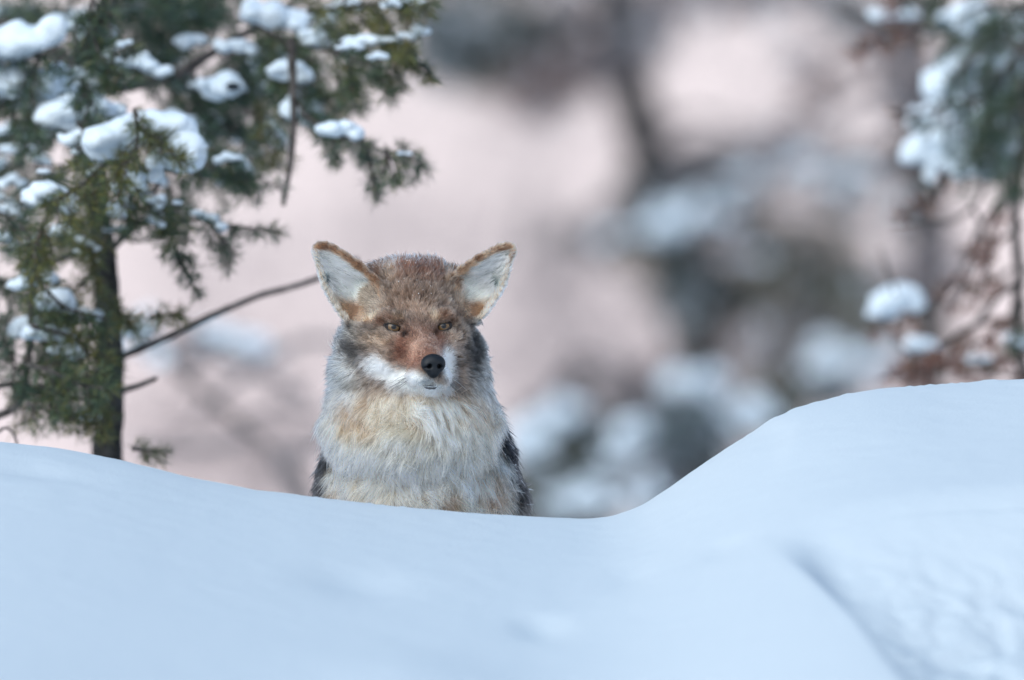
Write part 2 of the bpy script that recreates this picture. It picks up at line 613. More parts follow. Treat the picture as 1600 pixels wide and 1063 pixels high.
def snow_cap(parent, org, px, py, wpx, hpx, d, lumps=5, tilt=0.0, name='snow_cap', depth=None, mat=None):
    """a lumpy pad of snow, wpx by hpx photo pixels as seen at depth d"""
    k = S * (D + d) / D
    c = P(px, py, d)
    W, H = wpx / 2 * k, hpx / 2 * k
    Dp = (depth or min(wpx, hpx * 1.6) * 0.5) * k
    h = max(min(W, H) / 8, max(W, H) / 22)
    fl = Field((-W * 1.35, -Dp * 1.5, -H * 1.5 - W * abs(tilt)), (W * 1.35, Dp * 1.5, H * 1.5 + W * abs(tilt)), h)
    fl.F[:] = 1.0
    kk = min(W, H) * 0.45
    for q in range(lumps):
        u = 0 if lumps == 1 else -1 + 2 * q / (lumps - 1)
        hh = 0.55 + 0.30 * rng.random() - 0.15 * abs(u)
        cx = u * W * 0.68 + rng.normal() * W * 0.05
        cz = -tilt * u * W * 0.8 + rng.normal() * H * 0.15 - 0.30 * H * u * u
        fl.ell((cx, rng.normal() * Dp * 0.2, cz), (max(W * 1.25 / max(lumps, 1) + W * 0.12, H * 0.45), Dp * (0.6 + 0.3 * rng.random()), H * hh), kk)
        for z_ in range(2 if lumps > 2 else 0):                 # smaller clods and drips
            rr = (0.22 + 0.25 * rng.random()) * min(W, H * 1.3)
            fl.ell((cx + rng.normal() * W * 0.16, rng.normal() * Dp * 0.5, cz + (rng.random() - 0.6) * H * 0.9), (rr * (1 + 0.6 * rng.random()), rr, rr * (0.7 + 0.5 * rng.random())), kk * 0.6)
    v, q = surface_nets(fl.F, fl.lo, h)
    nz = noise3(v / (min(W, H) * 0.7) + rng.random(3) * 50, 3)
    v = v + v / (np.linalg.norm(v, axis=1)[:, None] + 1e-6) * (nz * min(W, H) * 0.22)[:, None]
    nz = noise3(v / (min(W, H) * 0.22) + rng.random(3) * 50, 8)
    v = v + v / (np.linalg.norm(v, axis=1)[:, None] + 1e-6) * (nz * min(W, H) * 0.09)[:, None]
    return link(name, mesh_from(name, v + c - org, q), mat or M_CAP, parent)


def gz(x, y):
    return float(ground_z(np.array([x]), np.array([y]))[0])

# ------------------------------------------------------------------ the woods behind, far out of focus
def flat(r, g, b):
    return np.array([r, g, b])


FAR_G, FAR_O, FAR_B, FAR_T, FAR_R = flat(.065, .078, .07), flat(.11, .105, .075), flat(.08, .105, .11), flat(.22, .185, .185), flat(.18, .125, .115)
THIN = 0.52


class FarTree:
    def __init__(s, name, label, cat, trunk, d, r0, r1, group=None, lean=0):
        """trunk: photo pixels from the foot up; d: metres behind the coyote"""
        s.d = d
        s.k = S * (D + d) / D
        b = P(trunk[0][0], trunk[0][1], d)
        s.o = np.array([b[0], b[1], gz(b[0], b[1]) - 0.03])
        s.root = link(name, None, loc=s.o)
        tag(s.root, label, cat, group or 'blurred trees and bushes in the background')
        tr = MB()
        pts = P([p[0] for p in trunk], [p[1] for p in trunk], np.full(len(trunk), d))
        pts = np.vstack([s.o, pts[1:] if pts[0][2] - s.o[2] < 0.3 else pts])
        s.w = curve(pts, 0.12)
        tr.tube(s.w, np.linspace(r0, r1, len(s.w)), 9, 0.2)
        tr.build('trunk', M_BARK, s.root, s.o)
        s.wood, s.leaf = MB(), MB()

    def limb(s, p, r=0.012):
        i = int(np.argmin(np.linalg.norm(s.w - p, axis=1) + 0.6 * np.abs(s.w[:, 2] - p[2] - 0.1)))
        a = s.w[i]
        t = np.linspace(0, 1, 6)[:, None]
        q = a + (p - a) * t + np.array([0, 0, 0.12]) * np.linalg.norm(p - a) * (t - t ** 2) * 2 + rng.normal(size=(6, 3)) * 0.015 * t
        s.wood.tube(q, np.linspace(r * 1.6, r * 0.5, 6), 5)
        return q

    def clump(s, px, py, r, n, col, rz=None, dd=None, ln=0.07, wd=0.011, limb=True):
        """sprays of foliage round a limb's end; r in photo pixels, n sprays"""
        n = max(8, int(n * THIN))
        dd = s.d + (rng.normal() * 0.5 if dd is None else dd)
        k = S * (D + dd) / D
        c = P(px, py, dd)
        if limb:
            s.limb(c)
        rz = r if rz is None else rz
        g = rng.normal(size=(n, 3)); g /= np.linalg.norm(g, axis=1)[:, None]
        g *= rng.random(n)[:, None] ** 0.45
        q = c + g * np.array([r, r, rz]) * k
        m = 5                                      # blades per spray
        base = np.repeat(q, m, axis=0)
        dv = np.repeat((q - c) / (np.linalg.norm(q - c, axis=1)[:, None] + 1e-6), m, axis=0) * 0.5 + rng.normal(size=(n * m, 3)) * 0.6 + np.array([0, 0, -0.2])
        dv /= np.linalg.norm(dv, axis=1)[:, None]
        cc = np.repeat(np.where(rng.random((n, 1)) < 0.10, flat(.62, .66, .7), col * (0.7 + 0.6 * rng.random((n, 1)))), m, axis=0)   # a tenth of the sprays are frosted
        s.leaf.flakes(base, dv, ln * (0.6 + 0.8 * rng.random(n * m)), wd, cc)

    def twigs(s, px, py, rx, rz, n, col, ln=0.45, wd=0.006):
        """a thicket of thin bare twigs"""
        k = s.k
        n = int(n * 0.2)
        c = P(px, py, s.d)
        q = c + rng.normal(size=(n, 3)) * np.array([rx, rx, rz]) * k * 0.6
        s.limb(c, 0.006)
        dv = rng.normal(size=(n, 3)) * np.array([0.8, 0.8, 0.6]) + np.array([0, 0, 0.35])
        dv /= np.linalg.norm(dv, axis=1)[:, None]
        s.leaf.flakes(q, dv, ln * (0.4 + 0.9 * rng.random(n)), wd, np.tile(col, (n, 1)) * (0.7 + 0.6 * rng.random((n, 1))))

    def snow(s, px, py, w_, h_, dd=0, lumps=4, tilt=0):
        for q in range(3):                                      # a broken cluster, not one cushion
            f = 0.45 + 0.3 * rng.random()
            snow_cap(s.root, s.o, px + (q - 1) * w_ * 0.3 + rng.normal() * w_ * 0.06, py + rng.normal() * h_ * 0.3, w_ * f, h_ * (f + 0.12), s.d + dd + rng.normal() * 0.15,
                     max(3, lumps - 1), tilt + rng.normal() * 0.25, 'snow_pad')
        s.limb(P(px, py + h_ * 0.2, s.d + dd))

    def done(s, wood_mat=None):
        if s.wood.n: s.wood.build('limbs', wood_mat or M_TWIG, s.root, s.o)
        if s.leaf.n: tag(s.leaf.build('foliage', M_LEAF, s.root, s.o, True, False), kind='stuff')


# a leaning dark pine in the middle: trunk from the top edge down to the right
t = FarTree('pine_tree', 'leaning blurred pine with dark trunk, in the middle distance right of the coyote', 'tree',
            [(1105, 1150), (1095, 640), (1078, 500), (1048, 380), (1018, 260), (985, 140), (966, 20), (950, -160), (940, -400)], 24, 0.10, 0.05)
for (px, py, r, n, c) in [(1150, 440, 55, 110, FAR_G), (1250, 380, 60, 110, FAR_O), (1300, 420, 60, 120, FAR_O), (1180, 260, 50, 80, FAR_B), (1120, 300, 55, 90, FAR_B),
                          (1060, 330, 50, 80, FAR_B), (1230, 230, 45, 70, FAR_T), (1240, 470, 60, 80, FAR_O), (1060, 460, 50, 110, FAR_G), (1100, 520, 40, 70, FAR_T),
                          (1330, 340, 30, 40, FAR_B), (1010, 200, 36, 70, FAR_T), (990, 90, 40, 60, FAR_T), (1020, 40, 40, 60, FAR_T), (1300, 280, 45, 60, FAR_B), (1000, 300, 36, 50, FAR_G),
                          (1070, 290, 50, 120, FAR_O), (1000, 330, 36, 80, FAR_O), (1150, 470, 50, 130, FAR_O), (1290, 450, 50, 130, FAR_O), (1210, 420, 40, 70, FAR_O), (1110, 570, 40, 70, FAR_O), (1075, 420, 40, 110, FAR_G), (1180, 350, 30, 60, FAR_O), (1330, 440, 40, 80, FAR_O), (940, 375, 46, 34, FAR_B), (860, 365, 40, 20, FAR_B), (1000, 390, 45, 60, FAR_O)]:
    t.clump(px, py, r, n, c, r * 0.7)
for (px, py, w_, h_) in [(1036, 345, 60, 40), (1108, 332, 62, 42), (1160, 270, 46, 28), (1245, 255, 50, 28), (1180, 395, 40, 20), (1310, 285, 54, 28), (955, 365, 44, 20)]:
    t.snow(px, py, w_, h_, -1.3)
for (px, py, r, n, c) in [(700, 40, 60, 150, FAR_B), (760, 60, 60, 170, FAR_O), (720, 100, 50, 110, FAR_G), (820, 40, 60, 150, FAR_G), (850, 130, 60, 180, FAR_R), (800, 100, 50, 130, FAR_O),
                          (860, 60, 50, 110, FAR_R), (940, 100, 50, 120, FAR_T), (680, 90, 40, 60, FAR_B), (760, -60, 90, 180, FAR_G), (880, -40, 70, 120, FAR_T), (660, 20, 40, 60, FAR_B), (1010, 15, 45, 90, FAR_T)]:
    t.clump(px, py, r, n, c, r * 0.8)
for (px, py, w_, h_) in [(690, 62, 60, 24), (730, 30, 50, 20)]:
    t.snow(px, py, w_, h_)
t.done()

t = FarTree('pine_tree', 'blurred pine with a dark bough along the top edge, right of the middle', 'tree',
            [(1460, 1150), (1455, 600), (1450, 380), (1440, 200), (1425, 60), (1420, -160), (1410, -420)], 19, 0.06, 0.045)
for (px, py, r, n, c) in [(1050, -14, 45, 60, FAR_T), (1120, -10, 50, 60, FAR_T), (1200, -16, 50, 60, FAR_T), (1280, -6, 50, 70, FAR_T), (1340, 20, 40, 60, FAR_B), (1400, 60, 44, 80, FAR_T),
                          (1420, 130, 50, 90, FAR_T), (1440, 240, 50, 90, FAR_T), (1290, 130, 40, 34, FAR_R), (1270, 190, 34, 30, FAR_T), (1440, 350, 44, 80, FAR_T), (1400, 260, 36, 40, FAR_B), (1420, 430, 40, 60, FAR_T), (1330, 250, 40, 40, FAR_B),
                          (1480, 420, 50, 80, FAR_T), (1360, 480, 40, 50, FAR_O), (1260, 90, 30, 14, FAR_T)]:
    t.clump(px, py, r, n, c, r * 0.7)
for (px, py, w_, h_) in [(1420, 320, 50, 24), (1340, 270, 60, 26)]:
    t.snow(px, py, w_, h_)
t.done()

t = FarTree('bare_thicket', 'mauve-grey bare twiggy thicket in blurred distance, right behind the coyote', 'bush',
            [(1010, 1150), (1012, 900), (1015, 760), (1020, 690), (1025, 640)], 28, 0.035, 0.018)
for (px, py, rx, rz, n) in [(860, 470, 50, 40, 90), (1010, 500, 50, 50, 160), (1010, 590, 50, 50, 200), (860, 610, 60, 40, 260), (970, 640, 70, 30, 260),
                            (1160, 430, 60, 50, 160), (1210, 470, 70, 40, 200), (1250, 310, 30, 30, 60), (830, 440, 50, 50, 200), (810, 560, 40, 60, 200), (1130, 560, 60, 40, 200)]:
    t.twigs(px, py, rx, rz, n, FAR_T)
t.done()

t = FarTree('fir_tree', 'small dark fir in blurred distance, just right of the coyote above the drift', 'tree',
            [(880, 1150), (885, 900), (890, 760), (895, 660), (900, 560)], 20, 0.055, 0.025)
for (px, py, r, n, c) in [(870, 745, 60, 420, FAR_O), (900, 715, 50, 300, FAR_G), (930, 700, 56, 220, FAR_G), (860, 670, 50, 150, FAR_B), (980, 650, 50, 100, FAR_G), (1010, 600, 44, 70, FAR_T), (830, 780, 60, 300, FAR_O),
                          (950, 760, 50, 130, FAR_B), (1060, 690, 50, 120, FAR_B), (900, 800, 60, 160, FAR_G), (1020, 740, 50, 120, FAR_B)]:
    t.clump(px, py, r, n, c, r * 0.8)
for (px, py, w_, h_) in [(850, 655, 70, 30), (830, 690, 46, 26)]:
    t.snow(px, py, w_ * 1.3, h_ * 1.5, -1.5)
t.done()

t = FarTree('snowy_bush', 'low bush buried under big round snow pillows, beyond the dip in the drift', 'bush',
            [(1060, 1150), (1060, 900), (1065, 760), (1075, 680)], 15, 0.035, 0.018)
for (px, py, w_, h_, dd) in [(1085, 600, 84, 52, 1), (1150, 608, 90, 70, 0.5), (1100, 650, 110, 44, 0), (1180, 640, 50, 40, 0), (1000, 690, 76, 54, 0), (985, 730, 60, 40, -.4), (925, 752, 66, 42, 0), (890, 795, 80, 34, -.5),
                             (960, 775, 70, 30, -.8), (1050, 720, 50, 36, 0), (1010, 770, 60, 30, -.5)]:
    t.snow(px, py, w_, h_, dd, 5)
for (px, py, r, n, c) in [(1060, 660, 50, 60, FAR_B), (1130, 690, 44, 60, FAR_G), (960, 740, 44, 60, FAR_B), (1040, 760, 44, 60, FAR_G)]:
    t.clump(px, py, r, n, c)
t.done()

t = FarTree('fir_tree', 'olive young fir with snow at its foot, blurred beyond the right mound', 'tree',
            [(1250, 1150), (1245, 800), (1240, 680), (1238, 560), (1235, 500)], 19, 0.055, 0.025)
for (px, py, r, n, c) in [(1240, 580, 50, 150, FAR_O), (1210, 640, 44, 110, FAR_O), (1270, 530, 50, 110, FAR_O), (1330, 510, 50, 90, FAR_O), (1200, 540, 40, 60, FAR_T), (1290, 620, 40, 60, FAR_B), (1380, 560, 44, 60, FAR_T)]:
    t.clump(px, py, r, n, c, r * 0.8)
for (px, py, w_, h_) in [(1290, 545, 70, 50), (1330, 592, 90, 40), (1270, 605, 60, 36), (1370, 560, 60, 30)]:
    t.snow(px, py, w_, h_)
t.done()

# leaning dead boughs between the left fir and the coyote
t = FarTree('dead_sapling', 'fallen grey sapling with snow patches, blurred between fir trunk and coyote', 'dead tree',
            [(500, 1150), (490, 800), (440, 720), (370, 655), (300, 600), (240, 545), (205, 505)], 10, 0.014, 0.008)
for line, r in [([(420, 700), (450, 740), (480, 800)], .014), ([(330, 625), (420, 560), (480, 530), (560, 540)], .008), ([(300, 600), (300, 540), (310, 500)], .006), ([(400, 680), (330, 700), (250, 700), (210, 690)], .010),
                ([(440, 720), (500, 690), (560, 680)], .012), ([(370, 655), (440, 640), (510, 650)], .006), ([(270, 570), (340, 560), (420, 590), (480, 620)], .010)]:
    t.wood.tube(curve(P([p[0] for p in line], [p[1] for p in line], np.full(len(line), 10.0)), 0.04), r * 1.25, 6)
for (px, py, w_, h_, tl) in [(375, 533, 110, 34, .25), (235, 545, 60, 56, .3), (215, 510, 40, 40, 0), (330, 515, 40, 30, .3)]:
    t.snow(px, py, w_, h_, 0, 4, tl)
for (px, py, rx, rz, n) in [(330, 640, 70, 70, 60), (440, 720, 60, 50, 90), (260, 700, 60, 60, 40)]:
    t.twigs(px, py, rx, rz, n, FAR_T * 1.3, 0.3, 0.004)
t.done()

t = FarTree('bare_thicket', 'faint pinkish bare twigs low in the gap left of the coyote', 'bush',
            [(420, 1150), (422, 950), (430, 860), (432, 800)], 34, 0.035, 0.018)
for (px, py, rx, rz, n) in [(300, 640, 90, 90, 420), (420, 700, 90, 70, 460), (250, 700, 80, 70, 320), (440, 560, 70, 60, 180), (500, 640, 50, 90, 220), (330, 760, 120, 50, 420)]:
    t.twigs(px, py, rx, rz, n, flat(.16, .12, .118))
t.done()

t = FarTree('bare_thicket', 'palest far-off twigs, a faint mauve veil in the bright gap above the coyote', 'bush',
            [(560, 1150), (562, 950), (566, 860), (570, 800)], 46, 0.04, 0.02)
for (px, py, rx, rz, n) in [(560, 390, 70, 30, 300), (690, 400, 60, 30, 340), (600, 320, 40, 30, 110), (745, 340, 50, 40, 220), (840, 270, 40, 30, 260), (640, 200, 30, 30, 130), (900, 190, 34, 30, 240),
                            (540, 260, 30, 30, 110), (430, 420, 70, 60, 420), (860, 430, 50, 50, 420), (930, 520, 60, 40, 300), (330, 470, 60, 60, 300), (870, 560, 60, 50, 420), (1180, 150, 36, 34, 150), (1290, 130, 34, 40, 260),
                            (250, 420, 50, 50, 200), (760, 170, 40, 26, 200), (1080, 90, 30, 30, 110)]:
    t.twigs(px, py, rx, rz, n, FAR_T * 1.3, 0.5, 0.0065)
t.done()
def near_d(d):
    return 1.25 + (d - 1.25) * 0.8 if d > 1.25 else d



# ------------------------------------------------------------------ the fir behind the coyote, at the left


def tree_root(name, px, d, label, cat, group=None):
    b = P(px, 700, d)
    o = np.array([b[0], b[1], gz(b[0], b[1]) - 0.02])
    e = link(name, None, loc=o)
    tag(e, label, cat, group)
    return e, o


fir, FO = tree_root('fir_tree', 170, 1.7, 'dark green fir with slim grey trunk and snow pads, left of the coyote', 'tree', 'firs just behind the drift')
k0 = S * (D + 1.7) / D
foot = P(170, 720, 1.7)
tr = MB()
line = [(172, 1000), (170, 760), (168, 700), (171, 560), (166, 440), (156, 350), (150, 280), (141, 190), (136, 120), (146, 60), (168, 0), (186, -120), (190, -330)]
w_ = curve(P([p[0] for p in line], [p[1] for p in line], np.full(len(line), near_d(1.7))), 12 * k0)
tr.tube(w_, np.interp(np.linspace(0, 1, len(w_)), [0, .2, .35, .5, .62, 1], [29, 25, 22, 18, 16, 8]) * k0, 12, 0.16)
tr.build('trunk', bsdf('fir_bark', (0.028, 0.026, 0.024), 0.95, 0.1, noise=(70, (0.085, 0.082, 0.08), 0.35, 0.7), bump=[(120, 1.0, 0.012), (30, 0.6, 0.02)]), fir, FO)

DK, MX, OL, BL = (5, 3, 0.6, 2, 0.05), (3, 4, 1.6, 1, 0.1), (1.5, 3, 4, 0.3, 0.25), (3, 1.5, 0.2, 4, 0)
B = lambda pts, d0, d1, r0, r1, **kw: branch(fir, FO, pts, near_d(d0), near_d(d1), r0, r1, **kw)
# bare limbs
B([(188, 558), (250, 532), (330, 493), (400, 465), (452, 449), (496, 436), (560, 405)], 1.75, 2.0, 6.5, 4)
B([(185, 612), (215, 603), (243, 592)], 1.6, 1.5, 6, 3.5)
B([(455, 60), (458, 130), (459, 190), (455, 240), (448, 290), (444, 322)], 1.6, 1.6, 8, 3.5)
B([(66, 380), (52, 470), (44, 560), (34, 620), (10, 645), (-40, 662)], 1.2, 1.3, 5, 7)
B([(160, 372), (120, 392), (85, 410), (50, 440)], 1.6, 1.2, 6, 3)
B([(165, 400), (205, 360), (240, 342), (300, 335)], 1.7, 1.5, 6, 3)
B([(150, 330), (200, 375), (250, 368), (300, 355)], 1.8, 1.9, 4, 2)
B([(150, 660), (100, 640), (60, 612), (20, 600), (-40, 610)], 1.5, 1.2, 6, 4, caps=[(128, 648, 46, 22, 1.35, 3)])
B([(-20, 690), (10, 668), (25, 690), (22, 720)], 1.0, 1.0, 3, 1.5)
B([(136, 130), (100, 90), (60, 60), (10, 40), (-40, 30)], 1.9, 2.4, 12, 6)
B([(146, 140), (210, 133), (275, 118), (335, 80), (420, 30), (480, -10)], 1.9, 2.2, 11, 5)
# sprays, far ones first: upper left
for (pts, d0, d1, tw, mw) in [
    ([(150, 60), (90, 30), (30, 20), (-40, 30)], 2.2, 2.8, 75, DK),
    ([(140, 110), (80, 130), (30, 120), (-30, 130)], 2.4, 2.8, 70, BL),
    ([(140, 150), (90, 190), (40, 200), (-20, 215)], 2.2, 2.4, 75, DK),
    ([(150, 250), (90, 260), (40, 255), (-20, 270)], 2.0, 2.2, 75, DK),
    ([(150, 60), (200, 30), (260, 20), (310, -10)], 2.2, 2.6, 85, DK),
    ([(160, 20), (220, -20), (280, -30), (340, -50)], 2.0, 2.3, 85, DK),
    ([(210, 133), (250, 60), (300, 20), (360, -20)], 2.3, 2.8, 85, DK),
    ([(275, 118), (320, 140), (370, 150), (420, 150)], 2.2, 2.5, 85, BL),
    ([(335, 80), (380, 90), (430, 100), (480, 110)], 2.1, 2.4, 95, DK),
    ([(300, 110), (330, 180), (380, 220), (420, 260)], 2.2, 2.2, 80, BL),
    ([(260, 125), (290, 170), (310, 230), (330, 280)], 2.2, 2.1, 75, DK),
    ([(150, 240), (200, 260), (250, 280), (280, 320)], 2.0, 2.1, 70, DK),
    ([(390, 50), (440, 40), (500, 30), (560, 10)], 2.0, 2.2, 85, MX),
    ([(400, 40), (460, 70), (520, 80), (590, 90)], 1.8, 1.8, 85, MX),
    ([(430, 100), (480, 150), (520, 150), (560, 130)], 1.8, 1.7, 80, MX),
    ([(520, 80), (570, 100), (620, 105), (645, 90)], 1.6, 1.5, 65, MX),
    ([(480, 20), (550, 10), (610, 5), (670, 15)], 1.6, 1.4, 62, OL),
    ([(560, 30), (600, 60), (630, 70), (655, 60)], 1.5, 1.4, 50, OL),
    ([(600, 85), (640, 95), (668, 108), (678, 128)], 1.5, 1.5, 22, OL),
    # the hanging spray beside the dead twig
    ([(458, 120), (470, 170), (490, 190), (520, 195)], 1.7, 1.6, 60, DK),
    ([(470, 175), (520, 212), (560, 225), (610, 238), (640, 245), (668, 270)], 1.6, 1.4, 34, DK),
    ([(515, 205), (522, 230), (526, 255)], 1.5, 1.5, 20, DK),
    ([(572, 228), (582, 270), (588, 310)], 1.4, 1.3, 16, DK),
    ([(600, 236), (610, 262), (618, 285)], 1.35, 1.3, 22, MX),
    ([(380, 170), (410, 190), (430, 210), (445, 230)], 1.9, 1.8, 60, OL),
    # middle right of the trunk
    ([(270, 200), (330, 235), (370, 260), (400, 290)], 1.7, 1.6, 62, DK),
    ([(310, 250), (345, 275), (385, 285), (410, 275)], 1.5, 1.4, 50, DK),
    ([(200, 330), (250, 330), (270, 370), (285, 410)], 1.4, 1.3, 50, DK),
    ([(280, 345), (320, 345), (345, 370), (372, 400)], 1.4, 1.3, 42, DK),
    ([(340, 352), (380, 356), (412, 358), (440, 362)], 1.4, 1.35, 16, DK),
    ([(275, 400), (290, 425), (302, 445), (315, 462)], 1.3, 1.3, 16, DK),
    # near sprays over the trunk
    ([(150, -20), (140, 30), (150, 70), (170, 110)], 1.25, 1.2, 62, DK),
    ([(175, -10), (170, 40), (180, 80), (160, 130)], 1.3, 1.2, 60, MX),
    ([(120, 60), (120, 110), (140, 150), (130, 190)], 1.3, 1.2, 60, DK),
    ([(120, 190), (140, 220), (150, 260), (140, 310)], 1.2, 1.1, 60, MX),
    ([(60, 90), (50, 140), (60, 190), (40, 230)], 1.5, 1.4, 60, DK),
    ([(10, 60), (30, 110), (20, 160), (30, 210)], 1.6, 1.5, 60, DK),
    ([(100, 320), (120, 350), (140, 380), (150, 420)], 1.3, 1.2, 52, OL),
    ([(210, 170), (215, 220), (200, 250), (190, 290)], 1.0, 0.9, 62, OL),
    ([(215, 200), (250, 220), (270, 240), (285, 262)], 1.0, 0.95, 36, OL),
    ([(160, 260), (140, 280), (110, 300), (70, 320)], 1.0, 0.9, 60, OL),
    ([(185, 280), (190, 310), (200, 330), (215, 350)], 1.2, 1.2, 40, MX),
    ([(250, 280), (240, 310), (250, 340), (275, 370)], 1.2, 1.2, 56, MX),
    ([(80, 330), (60, 370), (55, 400), (60, 440)], 1.0, 0.9, 46, OL),
    ([(-10, 330), (30, 350), (50, 390), (40, 430)], 1.1, 1.0, 52, MX),
    # lower left
    ([(60, 440), (100, 480), (130, 490), (170, 500)], 1.1, 1.1, 50, MX),
    ([(48, 510), (90, 520), (130, 540), (170, 560)], 1.1, 1.1, 55, OL),
    ([(44, 570), (80, 580), (120, 600), (165, 610)], 1.1, 1.0, 60, MX),
    ([(60, 600), (100, 620), (150, 630), (170, 660)], 1.1, 1.1, 50, OL),
    ([(170, 480), (190, 490), (200, 500), (207, 515)], 1.3, 1.2, 26, OL),
    ([(175, 560), (160, 580), (150, 600), (140, 640)], 1.3, 1.2, 36, MX),
    ([(40, 630), (70, 640), (110, 655), (140, 670)], 1.1, 1.1, 40, MX),
    ([(30, 460), (70, 500), (90, 560), (100, 620)], 1.4, 1.3, 62, MX),
    ([(170, 520), (120, 540), (80, 560), (30, 580)], 1.5, 1.4, 62, MX),
    ([(165, 600), (120, 590), (70, 600), (20, 640)], 1.4, 1.3, 56, OL),
    ([(160, 420), (130, 440), (100, 470), (60, 490)], 1.5, 1.3, 46, OL),
    ([(170, 350), (130, 350), (90, 370), (40, 380)], 1.6, 1.4, 52, MX),
    ([(-30, 500), (0, 520), (20, 560), (20, 600)], 1.3, 1.2, 55, DK),
    ([(-30, 420), (0, 440), (15, 480), (10, 520)], 1.5, 1.4, 55, DK),
    ([(-40, 300), (0, 310), (20, 330), (25, 360)], 1.6, 1.5, 55, DK),
    ([(235, 495), (255, 492), (272, 490), (285, 488)], 1.5, 1.4, 15, OL),
    ([(205, 700), (222, 705), (240, 706), (262, 708)], 1.2, 1.2, 22, MX),
]:
    B(pts, d0, d1, 3.6, 1.5, twig=tw * 1.1, mixw=mw, twig_step=13 if tw > 30 else 8, start=0.02, sub=3 if tw > 30 else 2, needle=26, dust=(int(rng.integers(0, 4)) if tw > 40 and pts[0][1] < 420 and d0 > 1.15 else 0))
# trees go on above the frame
for (pts, d0) in [([(170, -60), (90, -90), (0, -100)], 1.8), ([(180, -80), (280, -120), (380, -130)], 1.7), ([(185, -150), (110, -190), (30, -200)], 1.8), ([(188, -200), (270, -240), (340, -250)], 1.6), ([(190, -290), (140, -320), (100, -330)], 1.7), ([(190, -300), (240, -330), (280, -340)], 1.7)]:
    B(pts, d0, d0, 5, 1.5, twig=80, mixw=DK, twig_step=22)

# snow lying on the sprays: each pad sits on a short bough of its own
PADS = [  # px, py, w, h, d, lumps, tilt
    (215, 200, 176, 74, 1.05, 6, -0.10), (272, 238, 84, 96, 1.05, 4, 0.1), (142, 210, 76, 44, 1.2, 4, 0), (128, 236, 26, 20, 1.15, 2, 0), (158, 232, 24, 20, 1.1, 2, 0),
    (76, 304, 84, 60, 1.0, 5, 0.05), (68, 267, 16, 14, 1.1, 1, 0), (277, 316, 12, 12, 1.1, 1, 0), (243, 306, 24, 34, 1.2, 2, 0),
    (28, 58, 130, 84, 1.5, 5, 0), (30, 122, 130, 78, 1.55, 6, 0.1), (120, 172, 120, 70, 1.45, 5, -.05), (92, 118, 44, 90, 1.6, 4, .1), (180, 180, 60, 40, 1.5, 3, 0), (225, 100, 80, 36, 1.7, 4, .2), (150, 45, 60, 40, 1.9, 4, 0), (370, 70, 60, 36, 2.0, 4, .1), (455, 110, 60, 60, 1.7, 4, .2), (470, 165, 54, 70, 1.7, 4, .1), (350, 130, 70, 60, 1.9, 4, 0), (300, 60, 60, 34, 2.2, 4, 0), (200, 280, 50, 60, 1.4, 4, 0), (20, 280, 40, 30, 1.7, 3, 0), (95, 115, 50, 60, 2.6, 4, 0.2), (10, 150, 52, 38, 2.0, 4, 0.1), (125, 168, 100, 62, 2.1, 5, -.05),
    (60, 207, 44, 20, 1.8, 3, 0), (120, 25, 90, 50, 2.6, 4, 0), (222, 8, 74, 26, 2.2, 4, 0), (235, 88, 90, 34, 2.6, 4, 0.1), (300, 130, 70, 44, 2.6, 4, 0),
    (345, 140, 60, 56, 2.6, 4, 0), (430, 22, 110, 62, 1.9, 5, .12), (490, 50, 40, 34, 1.8, 3, 0.2), (400, 120, 60, 66, 2.5, 4, 0), (440, 90, 50, 60, 2.4, 4, 0),
    (475, 150, 52, 74, 2.4, 4, 0.1), (575, 62, 92, 26, 1.45, 6, 0.0), (548, 72, 40, 20, 1.4, 3, 0), (590, 86, 30, 20, 1.35, 3, 0), (610, 4, 28, 18, 1.4, 3, 0),
    (532, 202, 68, 42, 1.3, 4, 0.18), (632, 238, 18, 14, 1.3, 2, 0), (355, 245, 40, 22, 1.4, 3, 0), (190, 320, 34, 60, 1.6, 3, 0),
    (30, 230, 60, 26, 2.0, 3, 0), (8, 372, 40, 30, 1.3, 3, .4), (180, 355, 30, 22, 1.6, 2, 0),
    (55, 432, 70, 50, 1.2, 4, -.2), (88, 466, 56, 54, 1.2, 4, 0.1), (40, 505, 50, 44, 1.3, 4, 0), (72, 518, 66, 48, 1.2, 4, .2), (105, 547, 56, 34, 1.2, 4, .2), (130, 490, 50, 40, 1.5, 3, 0),
    (212, 512, 44, 40, 2.4, 3, 0), (350, 200, 60, 40, 2.5, 4, 0), (420, 200, 50, 70, 2.5, 4, 0), (160, 60, 40, 30, 2.4, 3, 0), (15, 15, 60, 30, 2.6, 3, 0),
    (275, 180, 50, 30, 1.9, 3, .1), (510, 30, 30, 30, 1.8, 3, 0), (60, 165, 40, 30, 2.2, 3, 0)]
for (px, py, w0, h0, d, lum, tl) in PADS:
    h0 = h0 * (0.8 if h0 < 70 else 0.9)
    hw = w0 * 0.55
    bb = B([(px - hw, py + h0 * 0.32 - tl * hw), (px, py + h0 * 0.36), (px + hw, py + h0 * 0.34 + tl * hw)], d, d, 2.6, 1.4,
           twig=max(18, w0 * 0.32) if w0 > 20 else 0, twig_step=14, mixw=(4, 3, 1, 1.5, 0), sub=1, start=0.0, droop=0.6)
    snow_cap(bb, FO, px, py, w0, h0, near_d(d), lum, tl)

